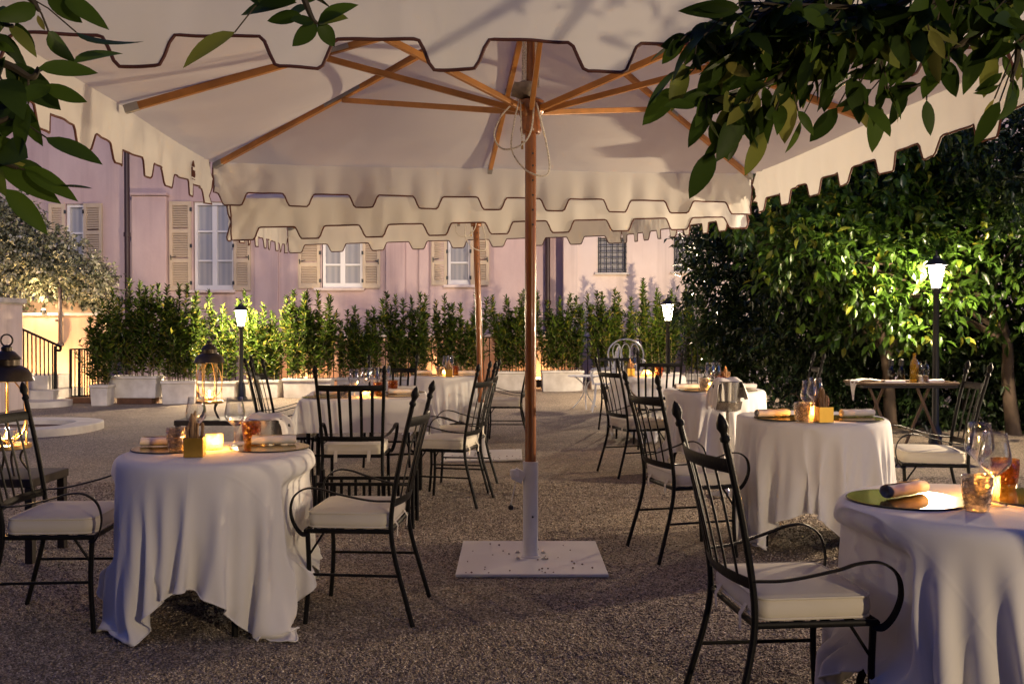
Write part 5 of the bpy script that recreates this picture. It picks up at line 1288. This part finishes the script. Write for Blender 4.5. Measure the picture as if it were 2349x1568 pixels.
for px, lab in ((2045, 'left small dark bottle with a black cap on the tray table'), (2068, 'right small dark bottle with a black cap on the tray table')):
    o = thing('oil_bottle', lab, 'bottle', at_tray(px, .05), 0, 'small dark bottles')
    mb = MB(); lathe(mb, [(0, 0), (.034, 0), (.036, .004), (.036, .135), (.018, .155), (.015, .18)], 18); build('bottle', mb, 'bottle_dark', o)
    mb = MB(); lathe(mb, [(.018, .178), (.026, .18), (.026, .24), (.02, .245), (0, .245)], 16); build('cap', mb, 'lamp_black', o)
o = thing('water_bottle', 'tall golden glass bottle with a blue label on the tray table', 'bottle', at_tray(2098, -.02))
mb = MB(); lathe(mb, [(0, 0), (.040, 0), (.044, .005), (.044, .19), (.034, .23), (.017, .26), (.015, .29), (.018, .292), (.018, .31), (0, .311)], 22); build('glass', mb, 'bottle_gold', o)
mb = MB(); mb.add([(.030, -.031, .20), (.042, -.015, .20), (.029, -.010, .24), (.020, -.023, .24)], [(0, 1, 2, 3)]); build('label', mb, 'blue_label', o, smooth=False)
for px, lab in ((2112, 'left clear glass pepper mill on the tray table'), (2125, 'right clear glass pepper mill on the tray table')):
    o = thing('pepper_mill', lab, 'pepper mill', at_tray(px, -.05), 0, 'clear pepper mills')
    mb = MB(); lathe(mb, [(0, 0), (.036, 0), (.036, .02), (.028, .05), (.027, .09), (.036, .12), (.028, .15), (.030, .17), (.022, .195), (.01, .20), (.012, .215), (.0, .225)], 18); build('body', mb, 'clear_glass', o)
    mb = MB(); lathe(mb, [(0, .02), (.022, .02), (.02, .08), (0, .085)], 12); build('filling', mb, 'bread_stick' if px > 2115 else 'wax', o)
prot('nap').put(at_tray(2052, -.16) + V((0, 0, -.004)), R(5), 'folded white napkin at the front of the tray table', GRP['nap'])
prot('nap').put(at_tray(2145, .02) + V((0, 0, -.004)), R(20), 'rolled napkin at the right end of the tray table', GRP['nap'])
mb = MB(); vs = []; fs = []
pth = spline([(.18, .04, .028), (.06, .02, .035), (-.02, 0, .030), (-.075, -.01, .012), (-.085, -.012, -.06), (-.082, -.014, -.18)], 5)
for i, p in enumerate(pth):
    k = max(0, (i - 14) / (len(pth) - 15)) if i > 14 else 0; wd = .11 * (1 - k * .92)
    for j in range(9): v_ = j / 8 * 2 - 1; vs.append((p.x + .006 * math.sin(v_ * 6), p.y + v_ * wd, p.z + .006 * math.sin(v_ * 8 + i * .4)))
for i in range(len(pth) - 1):
    for j in range(8): fs.append((i * 9 + j, (i + 1) * 9 + j, (i + 1) * 9 + j + 1, i * 9 + j + 1))
mb.add(vs, fs); c = build('service_cloth', mb, 'napkin_linen', angle=180); c.location = (sx_ - .43, SYt - .06, tt); tag(c, 'white cloth hanging in a point off the left end of the tray table', 'cloth', 'white service cloths')

# ================================================================== FOREGROUND BRANCHES
def near_tree(name, label, trunk, limbs, branches, leafspec, explicit=(), L=.088, wd=.40, more=1.2, mat='leaf_near'):
    base = Vector(trunk[0]); o = thing(name, label, 'tree', base)
    mb = MB(); sp_ = spline([Vector(p) - base for p in trunk], 6); tube(mb, sp_, [.075 * (1 - .5 * i / len(sp_)) for i in range(len(sp_))], 10); build('trunk', mb, 'bark', o)
    tw = MB(); P = []; Dv = []; Ns = []; Ls = []; Ws = []
    for lb in limbs:
        s_ = spline([Vector(p) - base for p in lb], 6); tube(tw, s_, [.022 * (1 - .7 * i / len(s_)) + .003 for i in range(len(s_))], 7)
    for br_, dens in branches:
        pts = spline([D(px, py, Y) - base for px, py, Y in br_], 8); n = len(pts); tube(tw, pts, [.0075 * (1 - .75 * i / n) + .0012 for i in range(n)], 6)
        Lb = sum((pts[i + 1] - pts[i]).length for i in range(n - 1)); m = int(Lb * dens * more)
        for k in range(m):
            t = (k + random.random()) / m; i = min(int(t * (n - 1)), n - 2); p = pts[i].lerp(pts[i + 1], t * (n - 1) - i); tang = (pts[i + 1] - pts[i]).normalized()
            sd = Vector((random.gauss(0, 1), random.gauss(0, 1), random.gauss(0, .5))).normalized()
            if random.random() < .5:   # short side twig carrying the leaf away from the branch
                e = p + (sd * .5 + tang * .4 + Vector((0, 0, -.45))) * random.uniform(.03, .11); tube(tw, [p, p.lerp(e, .5) + Vector((0, 0, .006)), e], .0016, 4, cap=False); p = e
            d = sd * .85 + tang * .35 + Vector((0, 0, leafspec * random.uniform(.2, 1.3))); P.append(p); Dv.append(d); Ns.append(Vector((random.gauss(0, .8), -1 + random.gauss(0, .7), .4 + random.gauss(0, .7)))); l = L * random.uniform(.55, 1.3); Ls.append(l); Ws.append(l * random.uniform(wd * .85, wd * 1.2))
    # the limbs outside the frame carry leaves too, and a crown stands over the trunk
    for lb in limbs:
        s_ = spline([Vector(p) - base for p in lb], 6)
        for k in range(46):
            p = s_[int(len(s_) * random.uniform(.05, .66))] + Vector((random.gauss(0, .05), random.gauss(0, .05), random.gauss(.03, .06))); P.append(p); Dv.append(Vector((random.gauss(0, 1), random.gauss(0, 1), -.3))); Ns.append(Vector((random.gauss(0, .5), random.gauss(0, .5), 1))); l = L * random.uniform(.7, 1.2); Ls.append(l); Ws.append(l * wd)
    tc_ = sp_[-1] + Vector((0, -.1, .55))
    for k in range(900):
        d_ = Vector((random.gauss(0, 1), random.gauss(0, 1), random.gauss(0, 1))).normalized(); r_ = random.random() ** .4; P.append(tc_ + Vector((d_.x * .75 * r_, d_.y * .7 * r_, d_.z * .5 * r_))); Dv.append(d_ + Vector((0, 0, -.3))); Ns.append(Vector((random.gauss(0, .5), random.gauss(0, .5), 1))); l = L * random.uniform(.7, 1.2); Ls.append(l); Ws.append(l * wd)
    tint = list(np.where(rng.random(len(P)) < .22, .75 + .25 * rng.random(len(P)), .6 * rng.random(len(P))))  # lit leaves put into the colour: some get a bright yellowish tint
    for (x0, y0, x1, y1, Y, w, tn) in explicit:
        a, b = D(x0, y0, Y) - base, D(x1, y1, Y + random.uniform(-.04, .04)) - base; P.append(a); Dv.append((b - a)); l = (b - a).length * 1.03; Ls.append(l); Ws.append(l * w); Ns.append(Vector((random.gauss(0, .25), -1, random.uniform(.1, .7)))); tint.append(tn)
    leaves('leaves', np.array(P), np.array(Dv), np.array(Ns), np.array(Ls), np.array(Ws), mat, o, segs=7, curl=rng.normal(.12, .16, len(P)), fold=.04 + .22 * rng.random(len(P)), tint=np.array(tint))
    build('branches', tw, 'twig', o); return o
q = .33346
def Z3(x, y, Y=1.9): return (1565.7 + x * q, y * q, Y)
near_tree('overhanging_tree', 'dark leafy branches hanging in the upper right foreground', [(2.2, 1.5, 0), (2.15, 1.5, 1.0), (2.05, 1.6, 2.0), (1.9, 1.7, 2.4)],
  [[(1.9, 1.7, 2.35), (1.4, 1.8, 2.4), tuple(D(2380, -60, 1.85))], [(1.95, 1.68, 2.3), (1.5, 1.75, 2.15), tuple(D(2420, 60, 1.85))], [(1.9, 1.7, 2.38), (1.2, 1.85, 2.35), tuple(D(1900, -110, 1.95))]],
  [([(2380, -60, 1.85), Z3(1900, 60), Z3(1500, 190), Z3(1150, 250), Z3(820, 380), Z3(620, 560), Z3(330, 660), Z3(150, 660)], 62), ([(2420, 60, 1.85), Z3(2200, 170), Z3(1980, 260), Z3(1820, 400), Z3(1660, 570), Z3(1480, 600)], 26),
   ([(1900, -110, 1.95), Z3(700, 20), Z3(350, 120), Z3(150, 200), Z3(20, 260)], 75), ([(2380, -60, 1.85), (2100, -40, 1.9), Z3(1200, 60), Z3(800, 130), Z3(500, 230), Z3(250, 330)], 78), (([(2420, 60, 1.85), Z3(2340, 250), Z3(2300, 420), Z3(2260, 560)]), 34),
   ([Z3(1500, 190), Z3(1380, 360), Z3(1250, 470), Z3(1160, 560)], 60), ([Z3(1150, 250), Z3(1050, 360), Z3(1000, 500)], 50), ([Z3(820, 380), Z3(780, 500), Z3(700, 640), Z3(640, 720)], 60), ([Z3(500, 600), Z3(430, 700), Z3(360, 790)], 60), ([Z3(1900, 60), Z3(1700, 130), Z3(1560, 230)], 80), ([(2100, -40, 1.9), Z3(1900, 0), Z3(2100, 90), Z3(2300, 120)], 80), ([Z3(1900, 60, 1.95), Z3(1650, 250, 1.95), Z3(1500, 420, 1.95)], 60),
   ([(2300, -60, 1.8), Z3(1700, 30, 1.8), Z3(1300, 110, 1.8), Z3(1000, 150, 1.8)], 80), ([(2380, -60, 1.95), Z3(2100, 60, 2), Z3(1800, 120, 2.0), Z3(1450, 100, 2)], 80), ([(2000, -80, 1.85), Z3(1000, 90, 1.95), Z3(760, 210, 1.95), Z3(560, 300, 1.95)], 80), ([(2200, -90, 1.8), Z3(1500, 20, 1.8), Z3(1200, 50, 1.8), Z3(800, 40, 1.8), Z3(400, 20, 1.8)], 80), ([(2000, -80, 1.85), Z3(900, 0, 1.85), Z3(600, 90, 1.85), Z3(420, 130, 1.85)], 80)],
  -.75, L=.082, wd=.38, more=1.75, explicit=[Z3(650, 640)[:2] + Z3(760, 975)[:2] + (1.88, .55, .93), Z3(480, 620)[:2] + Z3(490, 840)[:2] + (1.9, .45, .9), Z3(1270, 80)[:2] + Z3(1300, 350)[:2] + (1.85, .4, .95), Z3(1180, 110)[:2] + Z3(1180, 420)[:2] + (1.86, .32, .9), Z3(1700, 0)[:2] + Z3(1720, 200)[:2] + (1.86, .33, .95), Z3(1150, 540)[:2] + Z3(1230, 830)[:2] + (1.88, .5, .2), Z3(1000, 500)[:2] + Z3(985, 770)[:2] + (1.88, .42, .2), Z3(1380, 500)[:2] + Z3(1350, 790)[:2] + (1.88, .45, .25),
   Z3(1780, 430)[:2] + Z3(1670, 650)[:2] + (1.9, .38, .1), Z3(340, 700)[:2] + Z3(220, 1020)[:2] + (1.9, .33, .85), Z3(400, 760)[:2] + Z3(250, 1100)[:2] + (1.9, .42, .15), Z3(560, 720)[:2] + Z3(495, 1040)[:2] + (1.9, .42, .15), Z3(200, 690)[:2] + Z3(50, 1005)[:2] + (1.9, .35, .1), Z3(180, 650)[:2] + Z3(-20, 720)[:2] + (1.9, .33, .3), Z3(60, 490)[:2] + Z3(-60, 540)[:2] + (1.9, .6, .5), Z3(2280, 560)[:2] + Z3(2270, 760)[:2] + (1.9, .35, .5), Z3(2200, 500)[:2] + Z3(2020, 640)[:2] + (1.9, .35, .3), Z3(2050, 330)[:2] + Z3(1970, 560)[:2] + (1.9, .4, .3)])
def E(x0, y0, x1, y1, Y, w, t): return (x0 * q, y0 * q, x1 * q, y1 * q, Y, w, t)
near_tree('overhanging_tree', 'bright green leaves reaching in at the upper left foreground', [(-1.6, 1.15, 0), (-1.58, 1.15, 1.0), (-1.5, 1.2, 1.9), (-1.3, 1.3, 2.3)],
  [[(-1.45, 1.2, 2.0), (-1.1, 1.4, 1.95), tuple(D(-60, 130, 1.5))], [(-1.5, 1.2, 1.7), (-1.1, 1.4, 1.6), tuple(D(-60, 400, 1.5))], [(-1.4, 1.25, 2.15), (-1.05, 1.45, 2.15), tuple(D(-40, -60, 1.5))], [(-1.3, 1.3, 2.3), (-.9, 1.6, 2.35), tuple(D(640, -130, 1.7))]],
  [([(-60, 130, 1.5), (20, 150, 1.5), (72, 178, 1.5), (90, 155, 1.5)], 40), ([(-60, 400, 1.5), (-10, 370, 1.5), (40, 385, 1.5)], 45), ([(-40, -60, 1.5), (60, -10, 1.5), (90, 25, 1.5)], 45), ([(640, -130, 1.7), (690, -20, 1.7), (715, 40, 1.7), (728, 55, 1.7)], 10), ([(-60, 130, 1.5), (-10, 60, 1.5), (30, 60, 1.5)], 55), ([(-60, 400, 1.5), (-30, 300, 1.5), (20, 270, 1.5)], 50), ([(640, -130, 1.7), (630, -30, 1.72), (600, -5, 1.72)], 22)],
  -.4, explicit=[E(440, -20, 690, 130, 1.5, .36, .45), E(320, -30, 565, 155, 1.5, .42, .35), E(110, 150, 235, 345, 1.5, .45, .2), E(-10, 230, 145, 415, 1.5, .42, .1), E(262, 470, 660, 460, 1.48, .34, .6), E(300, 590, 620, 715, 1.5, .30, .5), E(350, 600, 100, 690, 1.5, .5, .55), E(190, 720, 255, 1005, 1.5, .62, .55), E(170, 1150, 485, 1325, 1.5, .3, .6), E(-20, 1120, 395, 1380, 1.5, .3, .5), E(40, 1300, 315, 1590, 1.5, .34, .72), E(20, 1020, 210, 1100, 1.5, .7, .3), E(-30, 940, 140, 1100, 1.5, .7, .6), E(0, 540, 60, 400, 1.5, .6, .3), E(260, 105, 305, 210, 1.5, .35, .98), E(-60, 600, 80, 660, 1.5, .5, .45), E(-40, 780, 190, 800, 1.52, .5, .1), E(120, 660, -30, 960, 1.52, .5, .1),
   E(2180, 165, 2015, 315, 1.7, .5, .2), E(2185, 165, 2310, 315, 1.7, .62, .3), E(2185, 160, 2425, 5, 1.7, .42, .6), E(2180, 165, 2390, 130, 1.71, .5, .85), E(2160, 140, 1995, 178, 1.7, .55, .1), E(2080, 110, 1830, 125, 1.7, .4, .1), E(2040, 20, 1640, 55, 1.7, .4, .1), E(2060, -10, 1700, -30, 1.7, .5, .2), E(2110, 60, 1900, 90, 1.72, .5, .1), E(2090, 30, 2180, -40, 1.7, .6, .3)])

# ================================================================== SKY, LOW LIGHT, RENDER
w = bpy.data.worlds.new('World'); scn.world = w; w.use_nodes = True; nt = w.node_tree; bg = nt.nodes['Background']
sk = nt.nodes.new('ShaderNodeTexSky'); sk.sky_type = 'NISHITA'; sk.sun_disc = False; sk.sun_elevation = R(SUNEL); sk.sun_rotation = R(SUNAZ)
sk.air_density = 1.0; sk.dust_density = .4; sk.ozone_density = 4.0
nt.links.new(sk.outputs[0], bg.inputs['Color']); bg.inputs['Strength'].default_value = SKY
sd = bpy.data.lights.new('sun', 'SUN'); sd.energy = SUN; sd.angle = R(3); sd.color = (1.0, .80, .62)
so = bpy.data.objects.new('sun', sd); COL.objects.link(so)
az = R(SUNAZ); el = R(max(SUNEL, 19)); dv = Vector((math.sin(az) * math.cos(el), math.cos(az) * math.cos(el), math.sin(el)))
so.rotation_euler = dv.to_track_quat('Z', 'Y').to_euler(); so.location = dv * 30
vs_ = scn.view_settings; vs_.view_transform = 'Standard'; vs_.look = 'None'; vs_.exposure = EXPO; vs_.gamma = 1.0
scn.cycles.use_denoising = True
scn.cycles.max_bounces = 8; scn.cycles.transparent_max_bounces = 24; scn.cycles.diffuse_bounces = 4; scn.cycles.glossy_bounces = 4
scn.cycles.sample_clamp_indirect = 4.0; scn.cycles.caustics_reflective = False; scn.cycles.caustics_refractive = False
